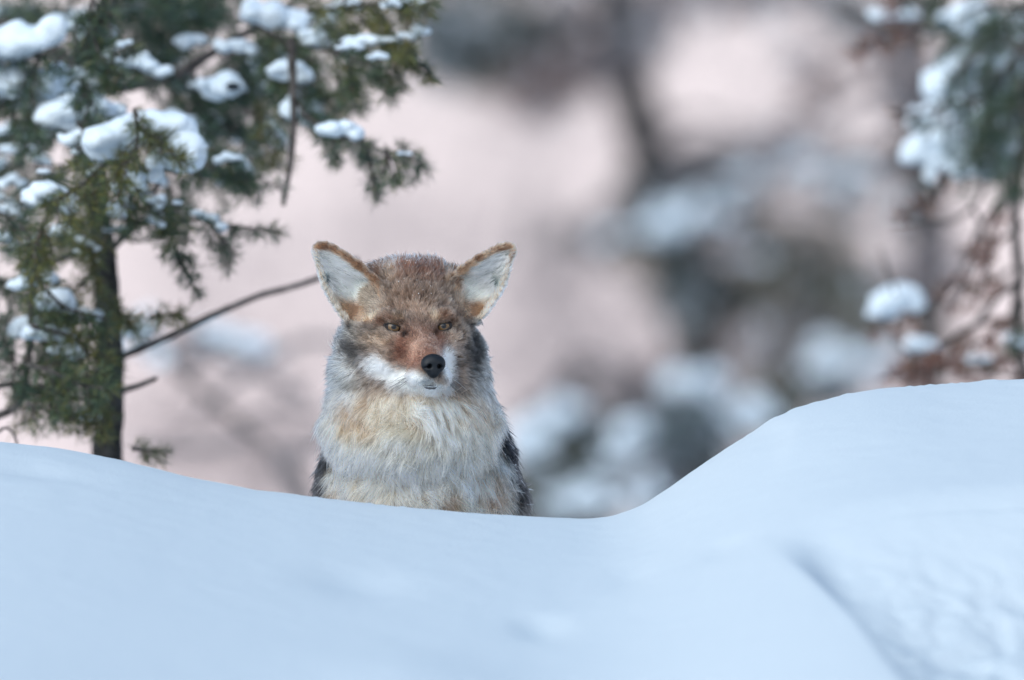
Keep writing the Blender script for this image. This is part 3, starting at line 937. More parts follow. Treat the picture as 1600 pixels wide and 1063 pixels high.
# ------------------------------------------------------------------ the fir at the right edge, farther off
fir2, FO2 = tree_root('fir_tree', 1620, 2.7, 'snow-loaded fir with dead rusty twigs, cut off by the right edge', 'tree', 'firs just behind the drift')
k2 = S * (D + 3.0) / D
B = lambda pts, d0, d1, r0, r1, **kw: branch(fir2, FO2, pts, d0, d1, r0, r1, **kw)
tr = MB()
line = [(1622, 1000), (1614, 800), (1602, 600), (1584, 520), (1592, 440), (1586, 330), (1600, 220), (1606, 100), (1612, -20), (1618, -200), (1620, -400)]
w_ = curve(P([p[0] for p in line], [p[1] for p in line], np.full(len(line), 3.3)), 14 * k2)
tr.tube(w_, np.linspace(11, 5, len(w_)) * k2, 10, 0.2)
tr.build('trunk', M_BARK, fir2, FO2)
RU = (0.3, 0.2, 0.3, 0, 6)
for (pts, d0, d1, r0, r1, kw) in [
    ([(1600, 90), (1540, 60), (1480, 50), (1420, 45), (1370, 38), (1310, 10)], 3.6, 4.0, 7, 4, {}),
    ([(1440, 40), (1400, 55), (1370, 62), (1355, 75)], 3.4, 3.2, 3, 2, dict(twig=42, mixw=RU, twig_step=24, needle=30, spacing=2.6)),
    ([(1420, 20), (1400, -10), (1385, -40)], 3.6, 3.6, 3, 2, dict(twig=40, mixw=RU, twig_step=12, needle=30)),
    ([(1600, 150), (1540, 150), (1480, 165), (1420, 180), (1392, 172)], 3.5, 3.4, 5, 2, dict(twig=22, mixw=(1, .5, .3, .3, 4), start=.55, twig_step=26)),
    ([(1606, 0), (1570, 40), (1530, 60), (1480, 70)], 3.2, 3.3, 5, 2, dict(twig=90, mixw=DK, twig_step=11)),
    ([(1606, 60), (1570, 110), (1530, 150), (1470, 200)], 3.2, 3.3, 5, 2, dict(twig=80, mixw=DK, twig_step=11)),
    ([(1604, 120), (1580, 170), (1550, 220), (1510, 250)], 3.1, 3.3, 5, 2, dict(twig=80, mixw=DK, twig_step=11)),
    ([(1606, -30), (1550, -30), (1500, -20), (1450, 10)], 3.7, 3.9, 5, 2, dict(twig=85, mixw=DK, twig_step=12)),
    ([(1600, 160), (1610, 210), (1600, 260), (1590, 300)], 3.1, 3.1, 5, 2, dict(twig=70, mixw=DK, twig_step=11)),
    ([(1500, 250), (1470, 300), (1440, 320), (1400, 330)], 3.6, 3.5, 3, 2, dict(twig=26, mixw=RU, twig_step=22)),
    ([(1590, 300), (1550, 350), (1545, 420), (1520, 480)], 3.2, 3.3, 3, 2, dict(twig=30, mixw=RU, twig_step=20)),
    ([(1594, 480), (1540, 530), (1480, 560), (1420, 590)], 3.2, 3.4, 4, 2, dict(twig=34, mixw=RU, twig_step=18)),
    ([(1604, 40), (1560, 60), (1520, 90), (1480, 130)], 3.4, 3.4, 6, 3, dict(twig=75, mixw=DK)),
    ([(1606, 20), (1580, 10), (1540, 10), (1500, 30)], 3.3, 3.4, 6, 3, dict(twig=80, mixw=DK)),
    ([(1600, 180), (1570, 170), (1540, 190), (1520, 230)], 3.3, 3.3, 6, 3, dict(twig=80, mixw=DK)),
    ([(1600, 220), (1590, 240), (1585, 270), (1580, 300)], 3.2, 3.2, 6, 3, dict(twig=55, mixw=DK)),
    ([(1600, 130), (1620, 160), (1640, 220), (1650, 280)], 3.2, 3.1, 6, 3, dict(twig=80, mixw=DK)),
    ([(1480, 150), (1440, 230), (1455, 260), (1460, 290)], 3.6, 3.6, 4, 3, dict(twig=30, mixw=(1, 0, 0, 2, 1), start=.5)),
    ([(1594, 300), (1560, 320), (1530, 360), (1500, 430), (1470, 470), (1440, 500)], 3.5, 3.9, 6, 3, {}),
    ([(1540, 260), (1530, 310), (1490, 345), (1440, 350), (1388, 352)], 3.6, 3.5, 4, 2.5, {}),
    ([(1520, 320), (1535, 370), (1520, 430), (1490, 480)], 3.6, 3.6, 3.5, 2, dict(twig=26, mixw=RU, start=.3)),
    ([(1597, 440), (1560, 460), (1530, 500), (1490, 540), (1440, 565), (1400, 575)], 3.4, 3.6, 7, 3, dict(twig=30, mixw=RU, twig_step=34, start=.35)),
    ([(1594, 360), (1575, 300), (1565, 270), (1560, 240)], 3.5, 3.5, 4, 2, {}),
    ([(1580, 420), (1550, 440), (1510, 450), (1470, 440)], 3.4, 3.4, 4, 2, dict(twig=30, mixw=RU, start=.2)),
    ([(1600, 350), (1560, 380), (1540, 400), (1500, 390)], 3.4, 3.4, 4, 2, dict(twig=28, mixw=RU, start=.2)),
    ([(1600, 500), (1560, 500), (1510, 515), (1450, 560), (1410, 545), (1390, 520)], 3.5, 3.7, 5, 2, {}),
    ([(1480, 470), (1440, 490), (1400, 500), (1360, 520)], 3.8, 3.8, 5, 3, dict(twig=30, mixw=RU, twig_step=16, start=.3)),
    ([(1604, 560), (1560, 565), (1500, 575), (1440, 585), (1390, 590)], 3.3, 3.3, 5, 2, dict(twig=44, mixw=RU, twig_step=18, droop=0.1)),
    ([(1604, 590), (1550, 585), (1500, 590)], 3.2, 3.2, 5, 2, dict(twig=40, mixw=RU, twig_step=16, droop=0.0)),
    ([(1400, 460), (1380, 400), (1375, 385)], 3.8, 3.8, 3, 1.5, {}),
    ([(1600, 470), (1585, 520), (1570, 548)], 3.2, 3.2, 6, 4, dict(twig=40, mixw=DK, twig_step=14)),
    ([(1618, -80), (1560, -90), (1480, -80)], 3.4, 3.5, 5, 2, dict(twig=80, mixw=DK)),
    ([(1618, -180), (1690, -170), (1760, -150)], 3.4, 3.5, 5, 2, dict(twig=80, mixw=DK)),
    ([(1608, 60), (1680, 70), (1750, 100)], 3.4, 3.5, 5, 2, dict(twig=80, mixw=DK)),
    ([(1600, 240), (1680, 250), (1740, 280)], 3.4, 3.5, 5, 2, dict(twig=80, mixw=DK)),
    ([(1604, 420), (1680, 430), (1740, 460)], 3.4, 3.5, 5, 2, dict(twig=80, mixw=DK)),
]:
    kw = dict(dict(start=0.05), **kw)
    B(pts, d0, d1, r0, r1, **kw)
for (px, py, w0, h0, d, lum, tl) in [
    (1500, 110, 80, 80, 3.8, 5, 0.1), (1560, 130, 100, 60, 3.8, 6, .1), (1480, 160, 60, 70, 3.8, 4, 0), (1530, 30, 90, 60, 3.6, 5, .1), (1550, 240, 80, 70, 3.6, 5, .3), (1540, 90, 110, 80, 3.5, 5, 0.1), (1590, 110, 70, 90, 3.5, 4, 0.2), (1465, 122, 40, 70, 3.6, 4, 0), (1510, 210, 120, 110, 3.7, 6, .3), (1440, 185, 44, 40, 3.7, 3, 0),
    (1436, 232, 54, 60, 3.6, 4, 0), (1465, 255, 34, 50, 3.6, 3, 0), (1520, 258, 60, 50, 3.5, 4, 0), (1560, 190, 70, 80, 3.4, 4, 0.2), (1590, 30, 70, 60, 3.5, 4, 0), (1500, 20, 60, 40, 3.6, 3, 0),
    (1400, 470, 78, 52, 4.0, 6, -.2), (1440, 538, 50, 30, 4.3, 4, 0.1), (1590, 530, 36, 36, 3.3, 3, 0), (1530, 560, 40, 20, 3.6, 3, 0), (1570, 215, 60, 70, 3.5, 4, .2), (1400, 20, 70, 26, 4.0, 3, 0)]:
    hw = w0 * 0.5
    bb = B([(px - hw, py + h0 * 0.35 - tl * hw), (px, py + h0 * 0.4), (px + hw, py + h0 * 0.36 + tl * hw)], d, d, 2.6, 1.4,
           twig=max(20, w0 * 0.3), twig_step=16, mixw=(4, 2, .4, 2.5, .3) if px > 1450 and py < 300 else (1, 0.4, 0, 0.6, 3), sub=1, start=0.0, droop=0.6)
    snow_cap(bb, FO2, px, py, w0, h0, d, lum, tl)


# ------------------------------------------------------------------ the coyote (local units: photo pixels, origin between the eyes)
OW = P(655, 512, 0)
CB = np.array([0.0, 150.0, -620.0])
coyote = link('coyote', None, loc=OW + CB * S)
tag(coyote, 'grey and rufous coyote with thick cream ruff sitting behind the snowdrift', 'coyote')


def loc2obj(v):
    return (np.asarray(v, float) - CB) * S


YAW = math.radians(12.5)
HR = np.array([[math.cos(YAW), math.sin(YAW), 0], [math.sin(YAW), -math.cos(YAW), 0], [0, 0, 1.0]])   # rows: right, forward, up
HF = (np.zeros(3), HR)

fl = Field((-215, -150, -645), (300, 640, 160), 4.0)
# torso, haunches, chest, neck
fl.ell((0, 170, -280), (152, 155, 190), 8)
fl.ell((0, 350, -440), (132, 160, 165), 50)
fl.ell((-10, 75, -215), (103, 95, 150), 14)
fl.cone((-12, 48, -45), (-13, 68, -138), 102, 126, 16)
fl.ell((-8, 90, -360), (100, 90, 130), 30)
for sx in (-1, 1):
    fl.cone((sx * 62, 75, -340), (sx * 52, 45, -480), 46, 27, 18)
    fl.cone((sx * 52, 45, -480), (sx * 50, 35, -592), 26, 20, 8)
    fl.ell((sx * 51, 12, -606), (25, 40, 16), 8)
    for t in (-1, 0, 1):
        fl.ell((sx * 51 + t * 13, -20 + abs(t) * 6, -610), (9, 15, 11), 4)
    fl.ell((sx * 108, 340, -490), (58, 120, 108), 25)
    fl.cone((sx * 118, 400, -560), (sx * 116, 250, -604), 24, 17, 12)
    fl.cone((sx * 116, 260, -606), (sx * 114, 160, -609), 17, 19, 8)
fl.cone((0, 490, -540), (110, 560, -598), 30, 38, 15)
fl.cone((110, 560, -598), (240, 480, -603), 38, 22, 15)
# head
fl.ell((0, -62, 25), (80, 80, 75), 12, HF)
for sx in (-1, 1):
    fl.ell((sx * 68, -58, -44), (45, 52, 58), 22, HF)
    fl.ell((sx * 44, -72, 57), (42, 46, 36), 18, HF)
    fl.ell((sx * 36, -20, 23), (31, 26, 17), 14, HF)
    fl.ell((sx * 30, 4, -42), (22, 32, 22), 12, HF)
fl.cone((0, -10, -34), (0, 74, -66), 41, 24.5, 12, HF)
fl.cone((0, -8, -6), (0, 92, -50), 27, 13, 12, HF)
for sx in (-1, 1):
    fl.ell((sx * 15, 68, -78), (20, 32, 15), 8, HF)
fl.cone((0, -20, -78), (0, 70, -92), 34, 12, 10, HF)
# eye sockets
EYES = [(-40.0, 0.0), (38.0, 1.5)]
EYE_R = 15.0
EYE_Y = {0: -2.0, 1: -12.0}


def ray_y(X, Z):
    """the first solid point of the field behind (X, Z), seen from the camera"""
    i = int(round((X - fl.lo[0]) / fl.h)); kx = int(round((Z - fl.lo[2]) / fl.h))
    col = fl.F[i, :, kx]
    j = int(np.argmax(col < 0))
    return fl.lo[1] + j * fl.h


EYEC = []
for (X, Z) in EYES:
    y = ray_y(X, Z)
    EYEC.append(np.array([X, y + EYE_R - 1.6, Z]))
SLANT = []
for i, c in enumerate(EYEC):
    inner = 1 if i == 0 else -1
    an = -inner * math.radians(15)
    R_ = np.array([[math.cos(an), 0, math.sin(an)], [0, 1.0, 0], [-math.sin(an), 0, math.cos(an)]])      # rows: along the slit, back, up
    SLANT.append(R_)
    fr = (c, R_)
    q = 1.0 if i == 0 else 0.84
    fl.ell((0, -13, -1), (15 * q, 9, 6), 4, fr, sub=True)
    fl.ell((0, -5, 15), (25 * q, 15, 10.5), 5, fr)           # the brow and upper lid
    fl.ell((0, -3, -18), (20 * q, 13.5, 9), 5, fr)          # the lower lid
    fl.ell((inner * 23 * q, -4, -3), (8, 11, 9), 5, fr)
    fl.ell((-inner * 23 * q, 3, 1), (8, 11, 9), 5, fr)

EAR_POLY = [np.array([(-166, 113), (-165, 123), (-159, 130), (-149, 133), (-135, 129), (-112, 115), (-92, 101), (-68, 80), (-50, 62), (-56, 30), (-85, 2), (-110, 0),
                      (-124, 20), (-137, 40), (-149, 62), (-157, 86), (-162, 108)], float),
            np.array([(150, 116), (149, 124), (144, 130), (135, 132), (120, 128), (90, 112), (62, 94), (44, 74), (48, 35), (72, 5), (94, 8), (108, 26), (122, 46),
                      (133, 66), (140, 88), (146, 110)], float)]
for e_, p_ in enumerate(EAR_POLY):
    c_ = p_.mean(0)
    p_ += (p_ - c_) / np.linalg.norm(p_ - c_, axis=1)[:, None] * 0.5
EAR_BT = [(np.array([-84, 24.0]), np.array([-158, 128.0])), (np.array([74, 28.0]), np.array([145, 129.0]))]


def poly_sd(x, z, poly):
    d = np.full(x.shape, 1e9); ins = np.zeros(x.shape, bool)
    n = len(poly)
    for i in range(n):
        a, b = poly[i], poly[(i + 1) % n]
        e = b - a
        t = np.clip(((x - a[0]) * e[0] + (z - a[1]) * e[1]) / (e @ e), 0, 1)
        d = np.minimum(d, np.hypot(x - a[0] - e[0] * t, z - a[1] - e[1] * t))
        c = ((a[1] > z) != (b[1] > z)) & (x < (b[0] - a[0]) * (z - a[1]) / (b[1] - a[1] + 1e-12) + a[0])
        ins ^= c
    return np.where(ins, -d, d)


def ear_bowl(x, z, e, sd):
    B, T = EAR_BT[e]
    ax = T - B; L = np.linalg.norm(ax); ax = ax / L
    a = np.clip(((x - B[0]) * ax[0] + (z - B[1]) * ax[1]) / L, 0, 1)
    inn = np.clip(-sd / 34, 0, 1)
    return (-6 if e == 0 else 24) + 0.16 * np.maximum(np.abs(x) - 50, 0) + 38 * (1 - (1 - inn) ** 2) * np.clip(1.25 - a, 0, 1)


for e in (0, 1):
    p = EAR_POLY[e]
    lo = np.array([p[:, 0].min() - 12, -40, p[:, 1].min() - 12]); hi = np.array([p[:, 0].max() + 12, 110, p[:, 1].max() + 12])
    sl, g = fl.box(lo, hi)
    x2, z2 = g[0][:, 0, :], g[2][:, 0, :]
    sd = poly_sd(x2, z2, p)
    yb = ear_bowl(x2, z2, e, sd)
    d3 = np.maximum(sd[:, None, :], np.abs(g[1] - yb[:, None, :]) - 5.5)
    fl.add(sl, d3.astype(np.float32), 7)

bv, bq = surface_nets(fl.F, fl.lo, 4.0)
# relax the voxel steps slightly
for it in range(2):
    acc = np.zeros_like(bv); cn = np.zeros(len(bv))
    for q in range(4):
        np.add.at(acc, bq[:, q], bv[bq[:, (q + 1) % 4]]); np.add.at(cn, bq[:, q], 1)
        np.add.at(acc, bq[:, q], bv[bq[:, (q + 3) % 4]]); np.add.at(cn, bq[:, q], 1)
    bv = 0.55 * bv + 0.45 * acc / cn[:, None]


# ---- markings: albedo painted from the animal's own pattern
LIGHT = np.array([0.74, 0.76, 0.86])


def A(r, g, b):
    c = lin(r, g, b) / LIGHT
    return np.clip(c + (c.mean() - c) * 0.20 * np.ones(1), 0.004, 0.93)


def blob(px, py, cx, cy, rx, ry, rot=0):
    c, s = math.cos(math.radians(rot)), math.sin(math.radians(rot))
    x, y = px - cx, py - cy
    u, v = (x * c + y * s) / rx, (-x * s + y * c) / ry
    return np.exp(-(u * u + v * v) ** 1.5)


def paint(p, nrm):
    """root and tip colour and hair length for roots p"""
    n = len(p)
    px, py, Y = 655 + p[:, 0], 512 - p[:, 2], p[:, 1]
    root = np.tile(A(66, 50, 44), (n, 1)); tip = np.tile(A(158, 140, 128), (n, 1)); ln = np.full(n, 13.0)
    head = sstep(640, 600, py)

    def lay(wt, r, t, l=None):
        nonlocal root, tip, ln
        wt = np.clip(wt, 0, 1)
        root = root + (A(*r) - root) * wt[:, None]
        tip = tip + (A(*t) - tip) * wt[:, None]
        if l is not None:
            ln = ln + (l - ln) * wt
    # ruff, neck and chest
    lay(sstep(595, 640, py), (156, 130, 108), (226, 203, 178), 34)
    chest = sstep(600, 650, py)
    lay(chest * sstep(545, 500, px), (150, 146, 148), (220, 220, 220), 36)
    lay(chest * sstep(745, 790, px), (150, 146, 148), (218, 218, 218), 34)
    lay(chest * blob(px, py, 650, 715, 95, 70), (180, 154, 134), (236, 217, 200), 36)
    lay(blob(px, py, 558, 632, 26, 30), (110, 88, 76), (178, 154, 132), 34)
    lay(blob(px, py, 590, 655, 24, 20), (130, 108, 94), (190, 168, 145), 34)
    lay(0.8 * blob(px, py, 735, 640, 30, 26, -35), (120, 98, 86), (186, 164, 144), 32)
    lay(blob(px, py, 668, 632, 40, 15), (168, 150, 128), (216, 203, 184), 30)
    lay(sstep(735, 790, py) * 0.7, (150, 125, 106), (200, 180, 158), 36)
    lay(0.85 * blob(px, py, 693, 768, 15, 22), (80, 62, 55), (150, 122, 105), 30)
    lay(0.7 * blob(px, py, 765, 770, 28, 40), (130, 95, 80), (205, 172, 152), 28)
    lay(0.8 * blob(px, py, 540, 775, 30, 28), (100, 84, 76), (175, 155, 138), 30)
    # flanks and back
    tor = np.clip(sstep(88, 118, Y) * sstep(560, 640, py), 0, 1)
    lay(tor, (20, 19, 21), (50, 48, 53), 32)
    lay(tor * sstep(700, 830, py) * sstep(320, 260, Y) * 0.3, (60, 50, 48), (140, 130, 125))
    lay(sstep(760, 830, py) * (1 - tor) * 0.5, (140, 112, 92), (205, 180, 152), 22)
    lay(sstep(1000, 1060, py), (150, 120, 95), (200, 170, 140), 10)
    # cheeks
    fc = sstep(640, 595, py) * sstep(395, 440, py)
    lay(fc * sstep(590, 545, px) * sstep(480, 520, py), (70, 66, 67), (182, 182, 182), 22)
    lay(fc * sstep(718, 745, px) * sstep(470, 510, py), (66, 63, 65), (176, 178, 180), 20)
    lay(fc * sstep(575, 520, px) * sstep(550, 590, py), (84, 81, 83), (192, 194, 196), 32)
    lay(fc * sstep(735, 770, px) * sstep(550, 590, py), (82, 80, 82), (188, 190, 194), 30)
    lay(0.9 * blob(px, py, 556, 547, 28, 17, 20), (14, 13, 14), (40, 36, 37), 18)
    lay(0.7 * blob(px, py, 575, 520, 14, 18), (50, 44, 43), (112, 102, 98), 17)
    lay(0.6 * blob(px, py, 530, 530, 14, 26), (70, 66, 70), (160, 160, 165), 22)
    lay(0.88 * blob(px, py, 737, 545, 16, 39, 8), (14, 13, 14), (40, 37, 39), 15)
    lay(0.6 * blob(px, py, 727, 500, 13, 15), (50, 42, 40), (120, 105, 98), 13)
    # forehead and crown
    lay(blob(px, py, 652, 465, 48, 46), (70, 48, 40), (162, 136, 120), 13)
    lay(sstep(452, 425, py) * sstep(575, 600, px) * sstep(735, 712, px), (56, 35, 28), (134, 94, 76), 26)
    lay(0.8 * blob(px, py, 607, 432, 12, 16), (120, 98, 85), (180, 158, 140), 13)
    lay(0.8 * blob(px, py, 700, 432, 10, 14), (120, 98, 85), (180, 158, 140), 13)
    lay(0.55 * blob(px, py, 580, 470, 22, 22), (95, 82, 76), (180, 172, 160), 14)
    # face
    lay(0.9 * blob(px, py, 598, 500, 26, 9, -10), (88, 62, 52), (150, 120, 103), 7)
    lay(0.9 * blob(px, py, 700, 496, 20, 8, 8), (88, 62, 52), (150, 118, 100), 7)
    lay(0.9 * blob(px, py, 679, 496, 8, 7), (150, 130, 112), (195, 176, 155), 8)
    lay(0.8 * blob(px, py, 624, 496, 8, 6), (140, 118, 100), (182, 160, 140), 8)
    lay(blob(px, py, 592, 533, 24, 10, 10), (115, 92, 80), (178, 154, 134), 9)
    lay(0.9 * blob(px, py, 707, 530, 13, 9, -15), (115, 88, 75), (176, 148, 128), 8)
    lay(0.75 * blob(px, py, 588, 550, 16, 8, 15), (80, 66, 60), (140, 122, 110), 11)
    lay(0.8 * blob(px, py, 712, 545, 9, 10), (66, 56, 54), (128, 114, 108), 9)
    br = np.clip(blob(px, py, 655, 540, 37, 33) * 1.25, 0, 1)
    lay(br, (102, 70, 58), (166, 128, 110), 6)
    lay(0.8 * blob(px, py, 630, 545, 11, 26, 12), (92, 58, 46), (148, 108, 92), 6)
    lay(0.8 * blob(px, py, 689, 540, 8, 24, -10), (104, 62, 46), (168, 116, 94), 6)
    lay(0.95 * blob(px, py, 648, 562, 22, 14), (104, 68, 54), (166, 120, 100), 6)
    lay(0.9 * blob(px, py, 672, 552, 20, 8), (104, 68, 54), (168, 124, 104), 5)
    lay(0.95 * blob(px, py, 633, 523, 7, 7), (20, 14, 12), (62, 44, 38), 5)
    lay(0.95 * blob(px, py, 682, 519, 5, 6), (20, 14, 12), (62, 44, 38), 5)
    # white muzzle
    lay(1.15 * blob(px, py, 599, 577, 28, 14, 32), (190, 192, 196), (230, 232, 235), 14)
    lay(1.2 * blob(px, py, 640, 596, 32, 14, 12), (216, 218, 222), (240, 242, 246), 9)
    lay(1.2 * blob(px, py, 700, 572, 9, 26, -6), (212, 214, 218), (238, 240, 244), 9)
    lay(1.2 * blob(px, py, 670, 607, 36, 9), (216, 219, 224), (240, 242, 246), 10)
    lay(0.8 * blob(px, py, 667, 596, 9, 8), (140, 142, 150), (190, 194, 200), 4)
    ln = ln * (1 - 0.5 * blob(px, py, 752, 503, 26, 20)) * (1 - 0.4 * blob(px, py, 532, 503, 22, 18))
    # ears
    er = np.zeros(n); ear_in = np.zeros(n, bool); ear_id = np.full(n, -1)
    for e in (0, 1):
        sd = poly_sd(p[:, 0], p[:, 2], EAR_POLY[e])
        B, T = EAR_BT[e]
        onear = (sd < 9) & (Y > -30) & (p[:, 2] > (8 if e == 0 else 14)) & ((np.abs(Y - ear_bowl(p[:, 0], p[:, 2], e, sd)) < 13))
        sgn = -1 if e == 0 else 1
        onear &= sgn * p[:, 0] > (58 if e == 0 else 52)
        ear_id[onear] = e
        inn = onear & (nrm[:, 1] < -0.1) & (sd < -7)
        ear_in |= inn
        lay(onear * 1.0, (96, 68, 54), (162, 126, 102), 10)
        lay(onear * sstep(60, 20, p[:, 2]) * 0.6, (120, 88, 66), (196, 166, 138), 12)
        # the pale fold along the outer edge
        outer = onear * sstep(-12, -5, sd) * ((sgn * p[:, 0] - (96 if e == 0 else 84)) > 0.62 * (p[:, 2] - 12))
        lay(outer * 0.8, (170, 150, 132), (212, 200, 188), 8)
        md = sgn * p[:, 0]
        ax = T - B
        above = sgn * ((p[:, 0] - B[0]) * ax[1] - (p[:, 2] - B[1]) * ax[0]) < 0            # towards the crown side of the ear
        aa = ((p[:, 0] - B[0]) * ax[0] + (p[:, 2] - B[1]) * ax[1]) / (ax @ ax)
        rim = np.where(above, 10, 4) + 9 * sstep(0.8, 0.98, aa)
        wh_ = inn * sstep(-rim + 3, -rim - 3, sd) * sstep(66 if e == 0 else 58, 86 if e == 0 else 76, md) * sstep(34, 54, p[:, 2])
        lay(wh_, (168, 174, 175), (224, 228, 226), 24)
        lay(inn * (~above) * sstep(-12, -5, sd) * 0.7, (150, 135, 122), (205, 196, 186), 8)
        ln = np.where(onear, np.minimum(ln, 6 + np.maximum(-sd, 0) * 0.8), ln)
        ln = np.where(onear & (p[:, 2] < 34), np.minimum(ln, 9), ln)
        for (bx, bz, rx_, rz_, ro, st) in ([(-141, 68, 17, 11, 50, 1.0), (-150, 104, 7, 9, 0, 0.75)] if e == 0 else [(112, 66, 18, 9, -40, 1.0), (130, 108, 8, 6, -50, 0.8), (122, 86, 9, 6, -40, 0.6)]):
            lay(inn * st * blob(p[:, 0], p[:, 2], bx, bz, rx_, rz_, ro), (28, 34, 38), (84, 98, 106), 13)
    return root, tip, ln, ear_id, ear_in


def vnormals(v, q):
    fn = np.cross(v[q[:, 2]] - v[q[:, 0]], v[q[:, 3]] - v[q[:, 1]])
    vn = np.zeros_like(v)
    for k in range(4):
        np.add.at(vn, q[:, k], fn)
    return vn / (np.linalg.norm(vn, axis=1)[:, None] + 1e-9)


bn = vnormals(bv, bq)
rc, tcx, _, eid, ein = paint(bv, bn)
M_SKIN = bsdf('coyote_skin', attr='col', rough=0.9, spec=0.1)
body = link('body', mesh_from('body', loc2obj(bv), bq, True, rc * 0.75 + tcx * 0.1), M_SKIN, coyote)

# ---- fur
tri = np.concatenate([bq[:, [0, 1, 2]], bq[:, [0, 2, 3]]])
ta, tb, tcc = bv[tri[:, 0]], bv[tri[:, 1]], bv[tri[:, 2]]
cr = np.cross(tb - ta, tcc - ta)
area = np.linalg.norm(cr, axis=1) / 2
cen = (ta + tb + tcc) / 3
fnn = cr / (2 * area[:, None] + 1e-9)
dens = np.where((cen[:, 2] > -330) & (cen[:, 1] < 260), 1.0, 0.13)
dens *= np.where(fnn[:, 1] > 0.55, 0.35, 1.0)
dens *= np.where((cen[:, 2] > -105) & (cen[:, 1] < 130), 1.7, 1.0)
dens *= 1 + 0.9 * np.exp(-((cen[:, 0] - 5) / 60) ** 2 - ((cen[:, 2] + 25) / 50) ** 2) * (cen[:, 1] < 20)
N_HAIR = 330000
pick = rng.choice(len(tri), N_HAIR, p=area * dens / (area * dens).sum())
u, v_ = rng.random(N_HAIR), rng.random(N_HAIR)
fl_ = u + v_ > 1
u[fl_], v_[fl_] = 1 - u[fl_], 1 - v_[fl_]
hp = ta[pick] + (tb - ta)[pick] * u[:, None] + (tcc - ta)[pick] * v_[:, None]
w3 = np.stack([1 - u - v_, u, v_], 1)
hn = (bn[tri[pick]] * w3[..., None]).sum(1)
hn /= np.linalg.norm(hn, axis=1)[:, None] + 1e-9

rootc, tipc, ln, eid, ein = paint(hp, hn)
# bare skin: eyes, nose pad
keep = np.ones(N_HAIR, bool)
for i, c in enumerate(EYEC):
    hq = (hp - c) @ SLANT[i].T
    rr = np.hypot(hq[:, 0] / (16.5 if i == 0 else 13.5), (hq[:, 2] + 1.4) / 8.0)
    front = hp[:, 1] < c[1] + 12
    keep &= ~(front & (rr < 1.0))
    ln = np.where(front, ln * (0.5 + 0.5 * sstep(1.0, 2.2, rr)), ln)
hh = hp @ HR.T
nd = np.sqrt((hh[:, 0] / 17) ** 2 + ((hh[:, 1] - 106) / 14) ** 2 + ((hh[:, 2] + 62) / 17) ** 2)
keep &= nd > 1.0
ln = ln * np.where(nd < 2, 0.35 + 0.65 * (nd - 1), 1)

# flow of the coat
nose = HR.T @ np.array([0, 118, -58.0])
v_head = hp - nose
v_head /= np.linalg.norm(v_head, axis=1)[:, None]
v_head[:, 2] += 0.10
low = sstep(-15, -75, hp[:, 2]) * sstep(45, 95, np.abs(hp[:, 0]))
v_head = v_head + np.stack([0.25 * np.sign(hp[:, 0]), np.zeros(N_HAIR), -0.75 * np.ones(N_HAIR)], 1) * low[:, None]
v_chest = np.stack([0.0062 * (hp[:, 0] + 8), np.full(N_HAIR, -0.15), np.full(N_HAIR, -1.0)], 1)
v_chest /= np.linalg.norm(v_chest, axis=1)[:, None]
v_tor = np.tile(np.array([0, 0.55, -0.8]), (N_HAIR, 1))
wh = sstep(-120, -70, hp[:, 2])[:, None]
wt = sstep(100, 180, hp[:, 1])[:, None] * (1 - wh)
flow = v_head * wh + (1 - wh) * (v_chest * (1 - wt) + v_tor * wt)
for e in (0, 1):
    m = eid == e
    sgn = -1 if e == 0 else 1
    flow[m] = np.array([sgn * 0.55, 0.25, 0.85])
    mi = m & ein
    low_ = sstep(55, 15, hp[:, 2])[:, None]
    fi = np.array([sgn * 0.9, -0.1, 0.50]) * (1 - low_) + np.array([sgn * 0.75, -0.4, -0.1]) * low_
    flow[mi] = fi[mi]

# locks of hair share a wandering direction and gather at their tips
NG = 9000
gsel = rng.choice(N_HAIR, NG, replace=False)
kd = kdtree.KDTree(NG)
for i, g_ in enumerate(gsel):
    kd.insert(hp[g_], i)
kd.balance()
gid = np.array([kd.find(p)[1] for p in hp])
big = np.stack([noise3(hp / 34 + 7 * k, 60 + k) for k in range(3)], 1)
mid_ = np.stack([noise3(hp / 15 + 7 * k, 70 + k) for k in range(3)], 1)
lock = rng.normal(size=(NG, 3))[gid]
lng = np.clip(ln / 40, 0.2, 1)[:, None]
calm = np.where(eid >= 0, 0.3, 1.0)[:, None]
flow = flow + (big * 0.95 * lng + mid_ * 0.85 * lng + lock * 0.22 + rng.normal(size=(N_HAIR, 3)) * 0.14) * calm
flow -= (flow * hn).sum(1)[:, None] * hn
flow /= np.linalg.norm(flow, axis=1)[:, None] + 1e-9
lift = np.where(ln > 20, 0.62, 0.50) + 0.12 * rng.normal(size=N_HAIR) + (0.5 * noise3(hp / 22, 90) + 0.35 * noise3(hp / 10, 93)) * calm[:, 0]
lift = np.where(ein, 0.38, np.where(eid >= 0, 0.7 + 0.35 * rng.normal(size=N_HAIR), lift))
crown = (hp[:, 2] > 70) & (eid < 0)
lift = np.where(crown, lift + 0.35, lift)
lift = np.clip(lift, 0.12, 1.25)
d0 = flow * np.cos(lift)[:, None] + hn * np.sin(lift)[:, None]
d1 = flow * np.cos(lift * 0.35)[:, None] + hn * np.sin(lift * 0.35)[:, None]
L = ln * (0.5 + 0.75 * rng.random(N_HAIR)) * np.where(rng.random(N_HAIR) < 0.06, 1.3, 1.0)
ts = np.linspace(0, 1, 5)
groot = hp[gsel][gid]
pull = (groot - hp)
pull -= (pull * hn).sum(1)[:, None] * hn
pts = np.empty((N_HAIR, 5, 3), np.float32)
